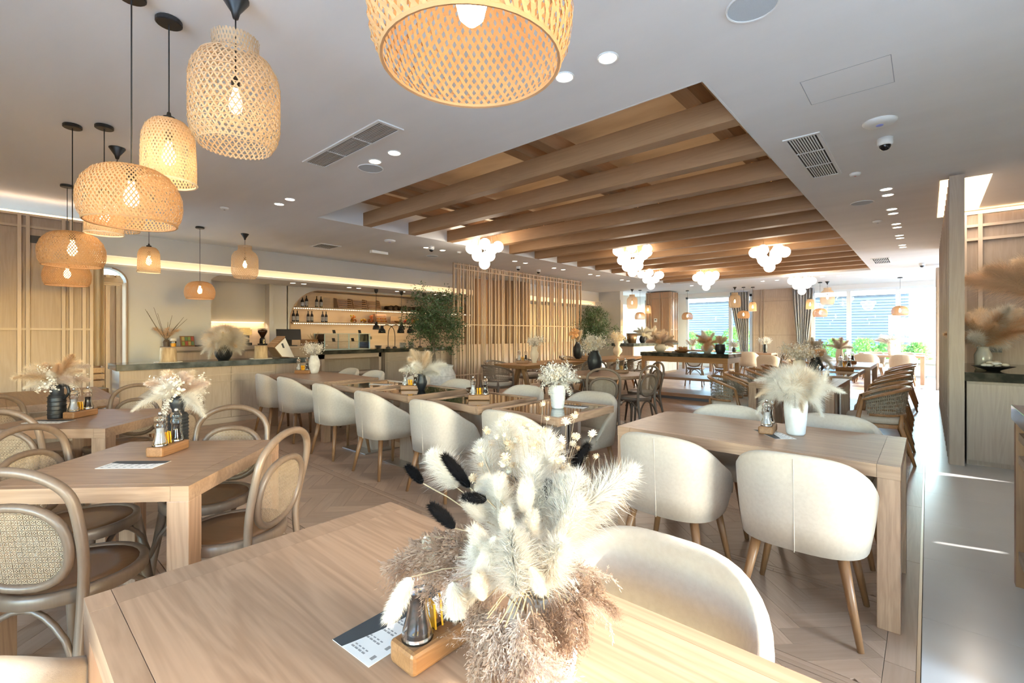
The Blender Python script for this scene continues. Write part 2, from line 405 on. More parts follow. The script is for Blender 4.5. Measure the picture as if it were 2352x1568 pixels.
# ceiling with rectangular opening, fascia, concrete slab above
c = M()
c.box(-9.95, OX0, -3.6, 19.9, CEIL, CEIL+.06); c.box(OX1, 3.4, -3.6, 19.9, CEIL, CEIL+.06)
c.box(OX0, OX1, -3.6, OY0, CEIL, CEIL+.06); c.box(OX0, OX1, OY1, 19.9, CEIL, CEIL+.06)
ceiling = c.obj('ceiling', plaster, kind='structure')
M().box(OX0, OX0+.015, OY0, OY1, CEIL-.001, 3.5).obj('fascia', white_p, ceiling)
M().box(OX1-.015, OX1, OY0, OY1, CEIL-.001, 3.5).obj('fascia', white_p, ceiling)
M().box(OX0+.016, OX1-.016, OY0, OY0+.015, CEIL-.001, 3.5).obj('fascia', white_p, ceiling)
M().box(OX0+.016, OX1-.016, OY1-.015, OY1, CEIL-.001, 3.5).obj('fascia', white_p, ceiling)
slab = M().box(-6.7, -.9, 2.9, 15.5, 3.5, 3.6).obj('ceiling_slab', concrete, kind='structure')
M().box(-13.5, 3.4, -3.6, 19.9, 3.62, 3.7).obj('roof_slab', white_p, kind='structure')
# access hatch, drawn as a shallow reveal
hm = M()
for a in ((-.625, -.165, 3.955, 3.959), (-.625, -.165, 3.551, 3.555), (-.629, -.625, 3.551, 3.959), (-.165, -.161, 3.551, 3.959)): hm.box(*a, CEIL-.001, CEIL+.002)
hm.obj('access_hatch_joint', mat('joint_grey', (.34, .35, .36), .8), ceiling)
# pine beams across the opening
NB = 14
for i in range(NB):
    y = 3.83 + .838*i
    M().box(OX0+.016, OX1-.016, y, y+.142, CEIL, 3.2).obj('ceiling_beam', pine, bevel=.004, label='%s pine beam from the front crossing the ceiling opening' % ['first', 'second', 'third', 'fourth', 'fifth', 'sixth', 'seventh', 'eighth', 'ninth', 'tenth', 'eleventh', 'twelfth', 'thirteenth', 'fourteenth'][i], cat='beam', group='pine beams in the ceiling opening')
for x, lb in ((-6.0, 'outermost on the bar side'), (-5.33, 'inner of the bar side pair'), (-5.0, 'next inside the bar side pair'), (-3.25, 'left of the middle pair'), (-2.93, 'right of the middle pair'), (-1.49, 'nearest the aisle side')):
    o = M().box(x, x+.13, OY0+.016, OY1-.016, 3.205, 3.36).obj('cross_beam', piney, label='brown cross beam above the pine beams, '+lb, cat='beam', group='cross beams above the pine beams')
warm = mat('beam_uplight', (1, .8, .5), .4, emit=10, ecol=(1, .58, .24))
for x in (-6.05, -5.38, -5.05, -3.3, -2.98, -1.54):
    for i in range(4):
        y = 3.83 + .838*i
        M().lathe([(.012, 0), (.02, .02)], 8).obj('beam_uplight', warm, loc=(x+.11, y+.03, 3.203), label='small warm uplight on %s pine beam, %s of its row' % (['first', 'second', 'third', 'fourth'][i], {-6.05: 'first from the bar side', -5.38: 'second from the bar side', -5.05: 'third from the bar side', -3.3: 'fourth from the bar side', -2.98: 'fifth from the bar side', -1.54: 'nearest the aisle'}[x]), cat='light', group='uplights on the ceiling beams')
lamp('beam_glow', 'AREA', (-3.8, 5.2, 3.24), (R(180), 0, 0), 14, (1, .62, .30), shape='RECTANGLE', size=5.0, size_y=3.2)

# ---- far window wall (y = 19.6)
FY = 19.55
wf = M()
wf.box(-13.5, -7.62, FY, FY+.25, 0, CEIL); wf.box(-5.05, -3.1, FY, FY+.25, 0, CEIL); wf.box(.35, 3.4, FY, FY+.25, 0, CEIL)
wf.box(-7.62, -5.05, FY, FY+.25, 2.86, CEIL); wf.box(-3.1, .35, FY, FY+.25, 2.86, CEIL)
wf.box(-7.62, -5.05, FY, FY+.25, 0, .42); wf.box(-3.1, .35, FY, FY+.25, 0, .42)
wf.obj('wall_far', white_p, kind='structure')
def window(name, x0, x1, muls):
    o = M()
    o.box(x0, x1, FY+.02, FY+.1, .42, .5); o.box(x0, x1, FY+.02, FY+.1, 2.78, 2.86); o.box(x0, x0+.09, FY+.02, FY+.1, .42, 2.86); o.box(x1-.09, x1, FY+.02, FY+.1, .42, 2.86)
    fr = o.obj(name, alu, kind='structure')
    xs = [x0+.09] + muls + [x1-.09]
    for m_ in muls: M().box(m_-.06, m_+.06, FY+.01, FY+.11, .5, 2.78).obj('mullion', alu, fr)
    for a, b_ in zip(xs[:-1], xs[1:]): M().box(a, b_, FY+.055, FY+.061, .5, 2.78).obj('pane', pane_m, fr)
    M().box(x0-.04, x1+.04, FY-.12, FY+.02, .40, .43).obj('window_sill', white_p, fr)
window('window_1', -7.62, -5.05, [-5.85]); window('window_2', -3.1, .35, [-2.02, -.72])
# wall panel between the windows
wp = M().box(-5.02, -3.1, FY-.06, FY, 0, CEIL).obj('trim_1', oakp['Z'], kind='structure')
for x in (-4.98, -4.72, -4.62, -3.45, -3.35, -3.14): M().box(x-.02, x+.02, FY-.085, FY-.06, 0, CEIL).obj('batten', oakp['Z'], wp)
for z in (2.55, 2.68, 1.28, .3): M().box(-5.02, -3.1, FY-.083, FY-.06, z-.015, z+.015).obj('rail', oakp['X'], wp)
# ---- right side: partition, lattice wall, ceiling light slot, wall with side windows (out of frame, two of them added for daylight)
wr = M()
wr.box(3.0, 3.2, -3.6, -3.3, 0, CEIL); wr.box(3.0, 3.2, -1.6, .95, 0, CEIL); wr.box(3.0, 3.2, -3.3, -1.6, 0, .45); wr.box(3.0, 3.2, -3.3, -1.6, 2.75, CEIL); wr.box(3.0, 3.2, 2.35, 4.84, 0, CEIL); wr.box(3.0, 3.2, 4.92, 6.80, 0, CEIL); wr.box(3.0, 3.2, 6.96, 13.0, 0, CEIL); wr.box(3.0, 3.2, 19.0, 19.8, 0, CEIL); wr.box(3.0, 3.2, 13.0, 19.0, 0, .45); wr.box(3.0, 3.2, 13.0, 19.0, 2.75, CEIL); wr.box(3.0, 3.2, .95, 2.35, 0, .45); wr.box(3.0, 3.2, .95, 2.35, 2.60, CEIL)
for a, b_, z0, z1 in ((4.84, 4.92, 1.28, 1.52), (6.80, 6.96, 1.08, 1.52)): wr.box(3.0, 3.2, a, b_, 0, z0); wr.box(3.0, 3.2, a, b_, z1, CEIL);
wr.obj('wall_right', wallp, kind='structure')
for nm, y0, y1, zt in (('window_3', .95, 2.35, 2.60), ('added_window_far', 13.0, 19.0, 2.75), ('added_window_rear', -3.3, -1.6, 2.75)):  # far and rear openings are added out of view to bring in more daylight
    o = M(); o.box(3.05, 3.12, y0, y1, .45, .5); o.box(3.05, 3.12, y0, y1, zt-.05, zt); o.box(3.05, 3.12, y0, y0+.05, .5, zt-.05); o.box(3.05, 3.12, y1-.05, y1, .5, zt-.05)
    fr = o.obj(nm, alu, kind='structure')
    M().box(3.08, 3.086, y0+.05, y1-.05, .5, zt-.05).obj('pane', pane_m, fr)
wb = M(); wb.box(-13.5, -2.2, -3.6, -3.4, 0, CEIL); wb.box(1.6, 3.4, -3.6, -3.4, 0, CEIL); wb.box(-2.2, 1.6, -3.6, -3.4, 0, .45); wb.box(-2.2, 1.6, -3.6, -3.4, 2.75, CEIL)
wb.obj('wall_back', wallp, kind='structure')
o = M(); o.box(-2.2, 1.6, -3.55, -3.48, .45, .52); o.box(-2.2, 1.6, -3.55, -3.48, 2.68, 2.75)
for x in (-2.15, -.3, 1.55): o.box(x-.05, x+.05, -3.55, -3.48, .52, 2.68)
fr = o.obj('window_4', alu, kind='structure')
M().box(-2.1, 1.5, -3.52, -3.514, .5, 2.7).obj('pane', pane_m, fr)
# tall oak partition beside the aisle
part = M().box(.185, .275, 6.62, 12.4, 0, 2.97).obj('wall_partition', oakp['Z'], kind='structure')
for k in range(17): M().box(.160, .187, 6.66+.33*k, 6.70+.33*k, 0, 2.95).obj('batten', oakp['Z'], part)
for z in (.28, .42): M().box(.163, .187, 6.66, 12.4, z-.012, z+.012).obj('rail', oakp['Y'], part)
M().box(.165, .28, 6.60, 6.64, 0, 2.97).obj('end_post', oakp['Z'], part)
far_p = M().box(.16, .30, 14.9, 15.4, 0, 2.9).obj('wall_partition_far', oakp['Z'], kind='structure')
for k in range(3): M().box(.145, .162, 14.93+.17*k, 14.96+.17*k, 0, 2.9).obj('batten', oakp['Z'], far_p)
# ceiling light slot beside the partition
M().box(.10, .175, 6.85, 9.0, CEIL-.004, CEIL+.004).obj('ceiling_light_slot', led, label='warm light slot in ceiling on aisle side of tall oak partition', cat='light')
sl = M(); sl.box(.29, .50, 6.9, 8.75, CEIL-.006, CEIL+.003)
sl.obj('ceiling_cove', mat('cove_glow', (1, .9, .75), .5, emit=3.2, ecol=(1, .72, .45)), label='wide warm glowing ceiling cove behind oak partition end', cat='light')
# lattice wall behind the right counter
lat = M().box(.275, 3.0, 8.78, 8.9, 0, 2.93).obj('wall_lattice', oakp['Z'], kind='structure')
for x in (.37, .52, 1.02, 1.18, 1.68, 1.84, 2.4, 2.56): M().box(x-.022, x+.022, 8.725, 8.78, 0, 2.93).obj('batten', battm['Z'], lat)
for z in (2.78, 2.60, 1.42): M().box(.275, 3.0, 8.73, 8.78, z-.018, z+.018).obj('rail', battm['X'], lat)
M().box(.275, 3.0, 8.70, 8.78, 2.94, 2.97).obj('wall_top_light', led, label='warm light strip along top of lattice wall', cat='light')
# ---- left lattice wall (x = -8.1) and corridor opening
ll = M().box(-8.25, -8.1, -3.4, .90, 0, 2.78).obj('wall_left', oakp['Z'], kind='structure')
for y in (-.95, -.78, -.2, -.03, .24, .31, .62, .69, .81, .88): M().box(-8.1, -8.05, y-.017, y+.017, 0, 2.78).obj('batten', battm['Z'], ll)
for z in (2.77, 2.63, 1.40, .4): M().box(-8.1, -8.055, -3.4, .90, z-.013, z+.013).obj('rail', battm['Y'], ll)
M().box(-8.24, -8.12, -3.4, .88, 2.80, 2.815).obj('wall_top_light', led, label='warm light strip along top of left panelled wall', cat='light')
M().box(-9.95, -8.25, -3.4, -3.3, 0, CEIL).obj('wall_left_rear', wallp, kind='structure')
M().box(-8.07, -8.062, .33, .42, 2.44, 2.53).obj('wall_speaker', blackm, label='small black square box on left panelled wall', cat='speaker')
# ---- bar wall: bulkhead, cove, soffit, recess, column, arched niche
BX = -9.95; SO = 2.45
M().box(BX-.12, BX, -3.4, 19.55, 2.62, CEIL+.05).obj('bulkhead', wallp, kind='structure')
M().box(-11.3, BX-.12, -3.4, 19.55, 2.66, 2.72).obj('bulkhead_back', wallp, kind='structure')
M().box(BX-.20, BX-.02, 1.0, 16.5, SO-.005, SO+.035).obj('cove_lip', white_p, kind='structure')
M().box(BX-.21, BX-.20, .95, 16.5, SO+.03, 2.66).obj('cove_back', mat('cove_paint', (.86, .78, .66), .7), kind='structure')
M().box(BX-.195, BX-.17, 1.0, 16.4, SO+.036, SO+.046).obj('cove_light', mat('cove_led', (1, .85, .6), .5, emit=9, ecol=(1, .72, .46)), label='long warm LED strip in cove above the bar', cat='light')
M().box(-11.3, BX-.2, 2.75, 16.5, SO, SO+.04).obj('soffit', plaster, kind='structure')
# plain wall with arched corridor opening (arch y 1.20-1.53)
wl = M()
wl.box(BX-.3, BX, .5, 1.02, 0, SO); wl.box(BX-.3, BX, 1.53, 2.75, 0, SO)
aw, rr = 1.53, .24
pts = [(1.02, SO), (1.02, 2.42)]
pts += [(1.53-rr+rr*math.sin(a), 2.42-rr+rr*math.cos(a)) for a in [PI/2*k/8 for k in range(9)]] + [(1.53, SO)]
wl.prismx(pts[::-1], BX-.3, BX)
wl.obj('wall_bar_left', wallp, kind='structure')
er = M()
arc = [(1.02, 2.42)] + [(1.53-rr+rr*math.sin(a), 2.42-rr+rr*math.cos(a)) for a in [PI/2*k/8 for k in range(9)]] + [(1.53, 0)]
er.tube([(BX+.013, y, z) for y, z in arc[2:]], .0125, 6); er.obj('arch_edge', slatw, label='rounded brown edge of corridor arch beside tan curtain', cat='trim')
M().box(BX-.3, BX-.002, 1.512, 1.5295, 0, 2.19).obj('jamb_lining', slatw, label='brown jamb lining of the corridor arch', cat='trim')
# corridor behind: warm wood slats
cor = M().box(-11.6, -11.5, .3, 2.2, 0, SO).obj('wall_corridor', honey['Z'], kind='structure')
for k in range(12): M().box(-11.5, -11.45, .4+.15*k, .46+.15*k, 0, SO).obj('batten', honey['Z'], cor)
for k in range(3): M().box(BX-.5-.35*k, BX-.44-.35*k, .95, 1.6, 2.22, 2.30).obj('header_rail', honey['Y'], cor)
lamp('corridor_light', 'POINT', (-11.1, 1.1, 1.6), (0,0,0), 2.5, (1, .75, .45), shadow_soft_size=.1)
# tan curtain at the corner
def curtain(name, m_, x0, x1, y0, y1, z0, z1, amp, waves, label, cat, gather=0, group=None, tilt=0):
    mm = M(); n = int(waves*8); nz = 14
    for i in range(nz+1):
        t = i/nz; z = z1+(z0-z1)*t
        for k in range(n+1):
            s_ = k/n
            sq = gather*math.sin(t*PI*.5)**1.6
            u = s_ + (tilt - s_)*sq if gather else s_
            ph = s_*waves*2*PI
            dx, dy = x1-x0, y1-y0; L = math.hypot(dx, dy); nx, ny = -dy/L, dx/L
            a = amp*math.sin(ph)*(1+.3*math.sin(3*s_*PI+t))
            mm.v.append((x0+dx*u+nx*a, y0+dy*u+ny*a, z))
    for i in range(nz):
        for k in range(n): a = i*(n+1)+k; mm.f.append((a, a+1, a+n+2, a+n+1))
    o = mm.obj(name, m_, smooth=True, label=label, cat=cat, group=group)
    s2 = o.modifiers.new('thick', 'SOLIDIFY'); s2.thickness = .006
    return o
curtain('curtain', curt_t, BX+.065, BX+.065, .92, 1.23, .02, 2.46, .03, 3.5, 'tan floor-length curtain beside corridor arch', 'curtain')
# recess behind the coffee counter, with rounded top corner and lit splashback
M().box(-11.25, -11.15, 2.7, 4.25, 0, SO).obj('wall_recess', wallp, kind='structure')
rc = M(); q = .26
pl = [(2.70, SO), (2.70, SO-q)] + [(2.70+q-q*math.cos(a), SO-q+q*math.sin(a)) for a in [PI/2*k/8 for k in range(1, 9)]]
rc.prismx(pl, BX-.3, BX-.01); rc.box(-11.2, BX-.3, 2.69, 2.75, 0, SO)
rc.obj('wall_recess_side', wallp, kind='structure')
M().box(-11.25, -10.9, 4.14, 4.22, 0, SO).box(-11.25, -11.1, 4.22, 4.62, 0, SO).obj('wall_column', wallp, kind='structure')
M().box(-11.15, -11.14, 2.76, 4.13, .9, 1.58).obj('splashback', noisy('pink_stone', (.66, .50, .38), (.74, .60, .47), 4, .4, stretch=(1, .4, 2)), kind='structure')
M().box(-11.13, -11.10, 2.76, 4.10, 1.575, 1.595).obj('splashback_light', led, label='warm light strip above pink splashback behind coffee grinder', cat='light')
# wall with arched niche
NY0, NY1, NZ, rr = 4.66, 10.55, 2.40, .78
nw = M()
NX = -11.1
left = [(4.6, 0), (NY0, 0), (NY0, NZ-rr)] + [(NY0+rr-rr*math.cos(a), NZ-rr+rr*math.sin(a)) for a in [PI/2*k/12 for k in range(1, 13)]] + [(NY0+rr, SO), (4.6, SO)]
nw.prismx(left, NX-.12, NX)
right = [(11.6, 0), (11.6, SO), (NY1-rr, SO), (NY1-rr, NZ)] + [(NY1-rr+rr*math.sin(a), NZ-rr+rr*math.cos(a)) for a in [PI/2*k/12 for k in range(1, 13)]] + [(NY1, 0)]
nw.prismx(right, NX-.12, NX)
nw.box(NX-.12, NX, NY0+rr, NY1-rr, NZ, SO)
nw.box(NX-.12, NX, 11.6, 16.5, 0, SO)
nw.obj('wall_bar', wallp, kind='structure')
edge = [(NY0, 0), (NY0, NZ-rr)] + [(NY0+rr-rr*math.cos(a), NZ-rr+rr*math.sin(a)) for a in [PI/2*k/12 for k in range(1, 13)]] + [(NY1-rr+rr*math.sin(a), NZ-rr+rr*math.cos(a)) for a in [PI/2*k/12 for k in range(0, 13)]] + [(NY1, 0)]
em = M(); b0 = 0
for i, (y, z) in enumerate(edge): em.v += [(NX+.012, y, z), (NX-.42, y, z)]
em.f += [(2*i, 2*i+2, 2*i+3, 2*i+1) for i in range(len(edge)-1)]
e = em.obj('arch_lining', slatw, kind='structure'); s2 = e.modifiers.new('t', 'SOLIDIFY'); s2.thickness = .02
M().box(NX-.46, NX-.42, 4.5, 10.7, 0, SO).obj('niche_back', noisy('travertine', (.60, .46, .34), (.70, .56, .43), 3, .5, stretch=(1, .25, 3)), kind='structure')
for z in (1.625, 1.985):
    sh = M().box(NX-.42, NX-.02, NY0+.06 if z < 1.7 else NY0+.16, NY1-.06 if z < 1.7 else NY1-.16, z-.03, z).obj('niche_shelf', oakp['Y'], bevel=.003, label='%s oak shelf inside the arched bar niche' % ('lower' if z < 1.7 else 'upper'), cat='shelf')
    n = 110
    st = M().box(NX-.032, NX-.008, NY0+.11, NY1-.11, z-.036, z-.030).obj('shelf_light', white_p, label='dotted warm LED strip under the %s niche shelf' % ('lower' if z < 1.7 else 'upper'), cat='light')
    lme = M().box(-.008, .008, -.010, .010, -.008, .008).mesh('led_dot', led2)
    for k in range(n): link('led_dot', lme, st, loc=(NX-.02, NY0+.12+(NY1-NY0-.24)*k/(n-1), z-.044))
# far end: side wall and low wall zone beyond the screen
M().box(-11.2, -9.0, 16.5, 16.7, 0, SO+.2).obj('wall_end', wallp, kind='structure')
M().box(-9.95, -9.0, 16.45, 16.7, SO+.2, CEIL).obj('wall_end_top', wallp, kind='structure')
M().box(-9.05, -8.6, 19.0, 19.55, 0, CEIL).obj('wall_end_pier', white_p, kind='structure')
# ================================================================== furniture prototypes
def sgnp(v, p): return math.copysign(abs(v)**p, v)
def make_tub():
    t = thing('tub_chair', 'x', 'chair')
    n = 30; th = R(122); m = M()
    def ring(s, k, off, z):       # plan point at angle s, offset inward
        a = s*th; rx, ry = (.292-off)*k, (.272-off)*k
        return (rx*sgnp(math.sin(a), .72), -ry*sgnp(math.cos(a), .72)+.01, z)
    for i in range(n+1):
        s = -1+2*i/n; zt = .805-.34*abs(s)**2.3; zb = .365+.04*abs(s)**6
        prof = [(0, zb, .90), (0, zb+.3*(zt-zb), .945), (0, zb+.7*(zt-zb), .985), (.0, zt-.022, 1.0), (.008, zt-.007, 1.0), (.022, zt, 1.0), (.036, zt-.007, 1.0), (.044, zt-.022, 1.0), (.048, zb+.6*(zt-zb), .975), (.05, zb+.02, .92)]
        for off, z, k in prof: m.v.append(ring(s, k, off, z))
    q = 10
    for i in range(n):
        for k in range(q): l = (k+1) % q; m.f.append((i*q+k, (i+1)*q+k, (i+1)*q+l, i*q+l))
    m.f.append(tuple(range(q))); m.f.append(tuple(n*q+k for k in range(q-1, -1, -1)))
    b = m.obj('backrest', cream, t, smooth=True)
    sm = M(); pts = []
    for k in range(9): z = .36+(.785-.36)*k/8; kk = .90+.1*((z-.345)/.46); pts.append((0, -.272*kk+.008, z))
    sm.tube(pts, .0024, 6).obj('seam_piping', cream, b, smooth=True)
    s = M(); nn = 28
    prof = [(.90, .355), (.965, .37), (1.0, .40), (1.0, .432), (.97, .455), (.88, .468), (.5, .476), (.02, .478)]
    for rk, z in prof:
        for k in range(nn):
            a = 2*PI*k/nn; s.v.append((.248*rk*sgnp(math.cos(a), .62), .03+.245*rk*sgnp(math.sin(a), .62), z))
    for i in range(len(prof)-1):
        for k in range(nn): l = (k+1) % nn; s.f.append((i*nn+k, i*nn+l, (i+1)*nn+l, (i+1)*nn+k))
    s.f.append(tuple(range(nn-1, -1, -1))); s.f.append(tuple((len(prof)-1)*nn+k for k in range(nn)))
    s.obj('seat', cream_s, t, smooth=True)
    for x, y in ((-.17, -.15), (.17, -.15), (-.165, .19), (.165, .19)):
        ex, ey = x*1.42, y*1.42 if y < 0 else y*1.2
        M().tube([(x, y, .37), (ex, ey, 0)], [.024, .013], 10).obj('leg', walnut, t, smooth=True)
    return Proto(t)
def ell(a, b, n, p=1): return [(a*sgnp(math.cos(2*PI*k/n), p), b*sgnp(math.sin(2*PI*k/n), p)) for k in range(n)]
def make_bentwood():
    t = thing('bentwood_chair', 'x', 'chair')
    # seat ring and dished seat panel
    m = M(); n = 28
    prof = [(.215, .425), (.222, .43), (.222, .465), (.215, .472), (.198, .472), (.192, .466)]
    m.lathe([(r, z) for r, z in prof] + [(.19, .43), (.215, .425)], n, cap=False); m.obj('seat_ring', bent, t, smooth=True)
    M().lathe([(.193, .44), (.193, .466), (.12, .459), (.01, .457)], n).obj('seat', seatw, t, smooth=True)
    # hoop: rear legs and bent top in one piece
    pts = [(-.205, -.27, 0), (-.19, -.215, .25), (-.185, -.19, .46), (-.20, -.205, .60), (-.205, -.235, .74)]
    for k in range(1, 8):
        a = PI*k/8; pts.append((-.205*math.cos(a)*1.0, -.235-.03*math.sin(a), .74+.165*math.sin(a)**.8))
    pts += [(-p[0], p[1], p[2]) for p in pts[:5][::-1]]
    h = M().tube(catmull(pts, 4), .0165, 8).obj('back_hoop', bent, t, smooth=True)
    # oval frame with cane
    def oy(z): return -.196-.16*(z-.48)
    oc, rx, rz = .645, .168, .150
    op = [(x, oy(oc+z), oc+z*(1.0 if z < 0 else .92)) for x, z in ell(rx, rz, 28, .86)]
    fr = M().tube(op, .0155, 8, closed=True).obj('oval_frame', bent, t, smooth=True)
    c = M(); g = .019; w = .0013; ex, ez = rx-.008, rz-.008
    def strand(p0, d):     # chord of the oval through p0 along d
        # sample chord ends on the superellipse (approx. by ellipse)
        A = (d[0]/ex)**2+(d[1]/ez)**2; B = 2*(p0[0]*d[0]/ex**2+p0[1]*d[1]/ez**2); Cc = (p0[0]/ex)**2+(p0[1]/ez)**2-1
        D = B*B-4*A*Cc
        if D <= 0: return
        t0, t1 = (-B-math.sqrt(D))/(2*A), (-B+math.sqrt(D))/(2*A); nx, nz = -d[1]*w, d[0]*w
        a = (p0[0]+d[0]*t0, p0[1]+d[1]*t0); b = (p0[0]+d[0]*t1, p0[1]+d[1]*t1)
        P = [(a[0]-nx, a[1]-nz), (b[0]-nx, b[1]-nz), (b[0]+nx, b[1]+nz), (a[0]+nx, a[1]+nz)]
        c.quad(*[(x, oy(oc+z), oc+z) for x, z in P])
    for k in range(-12, 13):
        strand((k*g-.0026, 0), (0, 1)); strand((k*g+.0026, 0), (0, 1)); strand((0, k*g-.0026), (1, 0)); strand((0, k*g+.0026), (1, 0))
    r2 = math.sqrt(.5)
    for k in range(-20, 21): strand((k*g*r2*r2, -k*g*r2*r2), (r2, r2)); strand((k*g*r2*r2, k*g*r2*r2), (r2, -r2))
    c.obj('cane_panel', rattan_l2, t)
    for s in (-1, 1):
        M().tube([(s*.14, .15, .43), (s*.165, .185, .2), (s*.18, .205, 0)], [.021, .018, .013], 8).obj('leg', bent, t, smooth=True)
    # bent braces under the seat
    L = [(-.172, .195, .22), (.172, .195, .22), (.192, -.22, .22), (-.192, -.22, .22)]
    for a, b in ((0, 1), (1, 2), (2, 3), (3, 0)):
        p, q = Vector(L[a]), Vector(L[b]); mid = (p+q)/2; mid = mid*.86; arc = []
        for k in range(11):
            u = k/10; base = p*(1-u)+q*u; kk = math.sin(PI*u)
            arc.append((base.x*(1-.12*kk), base.y*(1-.12*kk), .22+.20*kk**.55))
        M().tube(arc, .0105, 6).obj('brace', bent, t, smooth=True)
    return Proto(t)
def catmull(P, n):
    P = [Vector(p) for p in P]; out = []
    for i in range(len(P)-1):
        a, b, c, d = P[max(i-1, 0)], P[i], P[i+1], P[min(i+2, len(P)-1)]
        for k in range(n):
            u = k/n
            out.append(.5*((2*b)+(c-a)*u+(2*a-5*b+4*c-d)*u*u+(3*b-a-3*c+d)*u**3))
    out.append(P[-1]); return out
def make_rope(nm, wd, cush, ropem, legm):
    t = thing(nm, 'x', 'chair')
    n = 26; th = R(118); m = M()
    def P(s, r, z): a = s*th; return (r*.95*math.sin(a), -r*.92*math.cos(a)+.0, z)
    rail = []
    for i in range(n+1):
        s = -1+2*i/n; z = .775-.135*s*s; rail.append((s, z))
    for s, z in rail:
        lean = .04
        for off, dz in ((-.026, -.020), (.026, -.014), (.030, .012), (-.018, .016)): m.v.append(P(s, .29+off, z+dz))
    for i in range(n):
        for k in range(4): l = (k+1) % 4; m.f.append((i*4+k, (i+1)*4+k, (i+1)*4+l, i*4+l))
    m.f.append((0, 1, 2, 3)); m.f.append(tuple(n*4+k for k in (3, 2, 1, 0)))
    m.obj('arm_rail', wd, t, smooth=False, bevel=.006)
    hoop = M().tube([P(-1+2*i/20, .262, .49) for i in range(1, 20)], .014, 6).obj('lower_hoop', wd, t, smooth=True)
    c = M()
    for i in range(56):
        s = -.93+1.86*i/55; z1 = .765-.135*s*s
        w = .0075
        a, b = P(s-w, .262, .49), P(s+w, .262, .49); d, e = P(s+w, .288, z1), P(s-w, .288, z1)
        c.quad(a, b, d, e)
    for j in range(5):
        u = (j+1)/6
        for i in range(40):
            s0, s1 = -.93+1.86*i/40, -.93+1.86*(i+1)/40
            z0, z1 = .49+(.275-.135*s0*s0)*u, .49+(.275-.135*s1*s1)*u; r0 = .262+.026*u+(.004 if (i+j) % 2 else -.004)
            c.quad(P(s0, r0, z0-.006), P(s1, r0, z1-.006), P(s1, r0, z1+.006), P(s0, r0, z0+.006))
    c.obj('rope_back', ropem, t)
    f = M(); f.prism([(x, y+.02) for x, y in ell(.255, .255, 24, .6)], .36, .40); f.obj('seat_frame', wd, t, bevel=.005)
    s = M(); nn = 24; prof = [(.94, .40), (1, .415), (1, .445), (.96, .465), (.6, .478), (.02, .48)]
    for rk, z in prof:
        for x, y in ell(.245*rk, .245*rk, nn, .6): s.v.append((x, y+.02, z))
    for i in range(len(prof)-1):
        for k in range(nn): l = (k+1) % nn; s.f.append((i*nn+k, i*nn+l, (i+1)*nn+l, (i+1)*nn+k))
    s.f.append(tuple(range(nn-1, -1, -1))); s.f.append(tuple((len(prof)-1)*nn+k for k in range(nn)))
    s.obj('seat_cushion', cush, t, smooth=True)
    for sx in (-1, 1):
        M().tube([(sx*.285, .13, .645), (sx*.255, .17, .42), (sx*.255, .24, 0)], [.015, .024, .014], 8, flat=.75).obj('leg', legm, t, smooth=True)
        M().tube([(sx*.215, -.20, .50), (sx*.22, -.19, .38), (sx*.25, -.30, 0)], [.014, .024, .014], 8, flat=.75).obj('leg', legm, t, smooth=True)
    return Proto(t)
rattan_l2 = noisy('cane_webbing', (.33, .24, .16), (.39, .29, .20), 40, .6)
rope_g = noisy('grey_rope', (.19, .155, .115), (.27, .225, .17), 80, .8)
teakz = wood('armchair_teak_leg', (.34, .17, .07), (.24, .11, .042), 'Z', rough=.35)
tub = make_tub(); bentc = make_bentwood(); rope = make_rope('rope_armchair', teak, cream_s, rope_g, teakz)
brown = make_rope('curved_armchair', bent, cream_s, noisy('woven_brown', (.22, .155, .11), (.27, .19, .135), 60, .7), bent)

# ---- tables
def parsons(name, label, x0, x1, y0, y1, h=.75, th=.06, leg=.085, ax='X', group=None, rz=0, loc=None, border=.085):
    """solid oak table: panel with border boards, flush corner legs. built about its centre"""
    cx, cy = (x0+x1)/2, (y0+y1)/2; hx, hy = (x1-x0)/2, (y1-y0)/2
    t = thing(name, label, 'table', loc or (cx, cy, 0), rz, group)
    g = .0012
    M().box(-hx+border+g, hx-border-g, -hy+border*.55+g, hy-border*.55-g, h-th, h).obj('tabletop', oak[ax], t)
    for s in (-1, 1):
        M().box(min(s*hx, s*(hx-border)), max(s*hx, s*(hx-border)), -hy+border*.55+g, hy-border*.55-g, h-th, h-.0004).obj('end_board', oak['X' if ax == 'X' else 'Y'], t)
        M().box(-hx+border+g, hx-border-g, min(s*hy, s*(hy-border*.55)), max(s*hy, s*(hy-border*.55)), h-th, h-.0004).obj('side_board', oak['X'], t)
        for q in (-1, 1):
            M().box(min(s*hx, s*(hx-border)), max(s*hx, s*(hx-border)), min(q*hy, q*(hy-border*.55)), max(q*hy, q*(hy-border*.55)), h-th, h-.0004).obj('corner_block', oak['X'], t)
            M().box(min(s*hx, s*(hx-leg)), max(s*hx, s*(hx-leg)), min(q*hy, q*(hy-leg)), max(q*hy, q*(hy-leg)), 0, h-th).obj('leg', oak['Z'], t, bevel=.003)
    return t
parsons('dining_table', 'light oak table in the foreground under the big bouquet, nearest the camera', -1.43, .17, .143, .953)
parsons('dining_table', 'pale oak table with cream tub chairs and fluffy white pampas, right foreground', -1.50, -.09, 2.71, 3.51)
parsons('square_table', 'small square oak table in front left with bentwood chairs and black vase', -.40, .40, -.40, .40, loc=(-2.733, .522, 0), rz=R(45), border=.07)
parsons('square_table', 'small square oak table second from front left, black jug on it', -.40, .40, -.40, .40, loc=(-4.43, .487, 0), rz=R(45), border=.07)
parsons('dining_table', 'oak table by the left panelled wall behind the black jug', -6.98, -5.58, .05, .80)
parsons('dining_table', 'oak table nearest the bar with white vase and caddy', -7.2, -5.54, 2.74, 3.50)
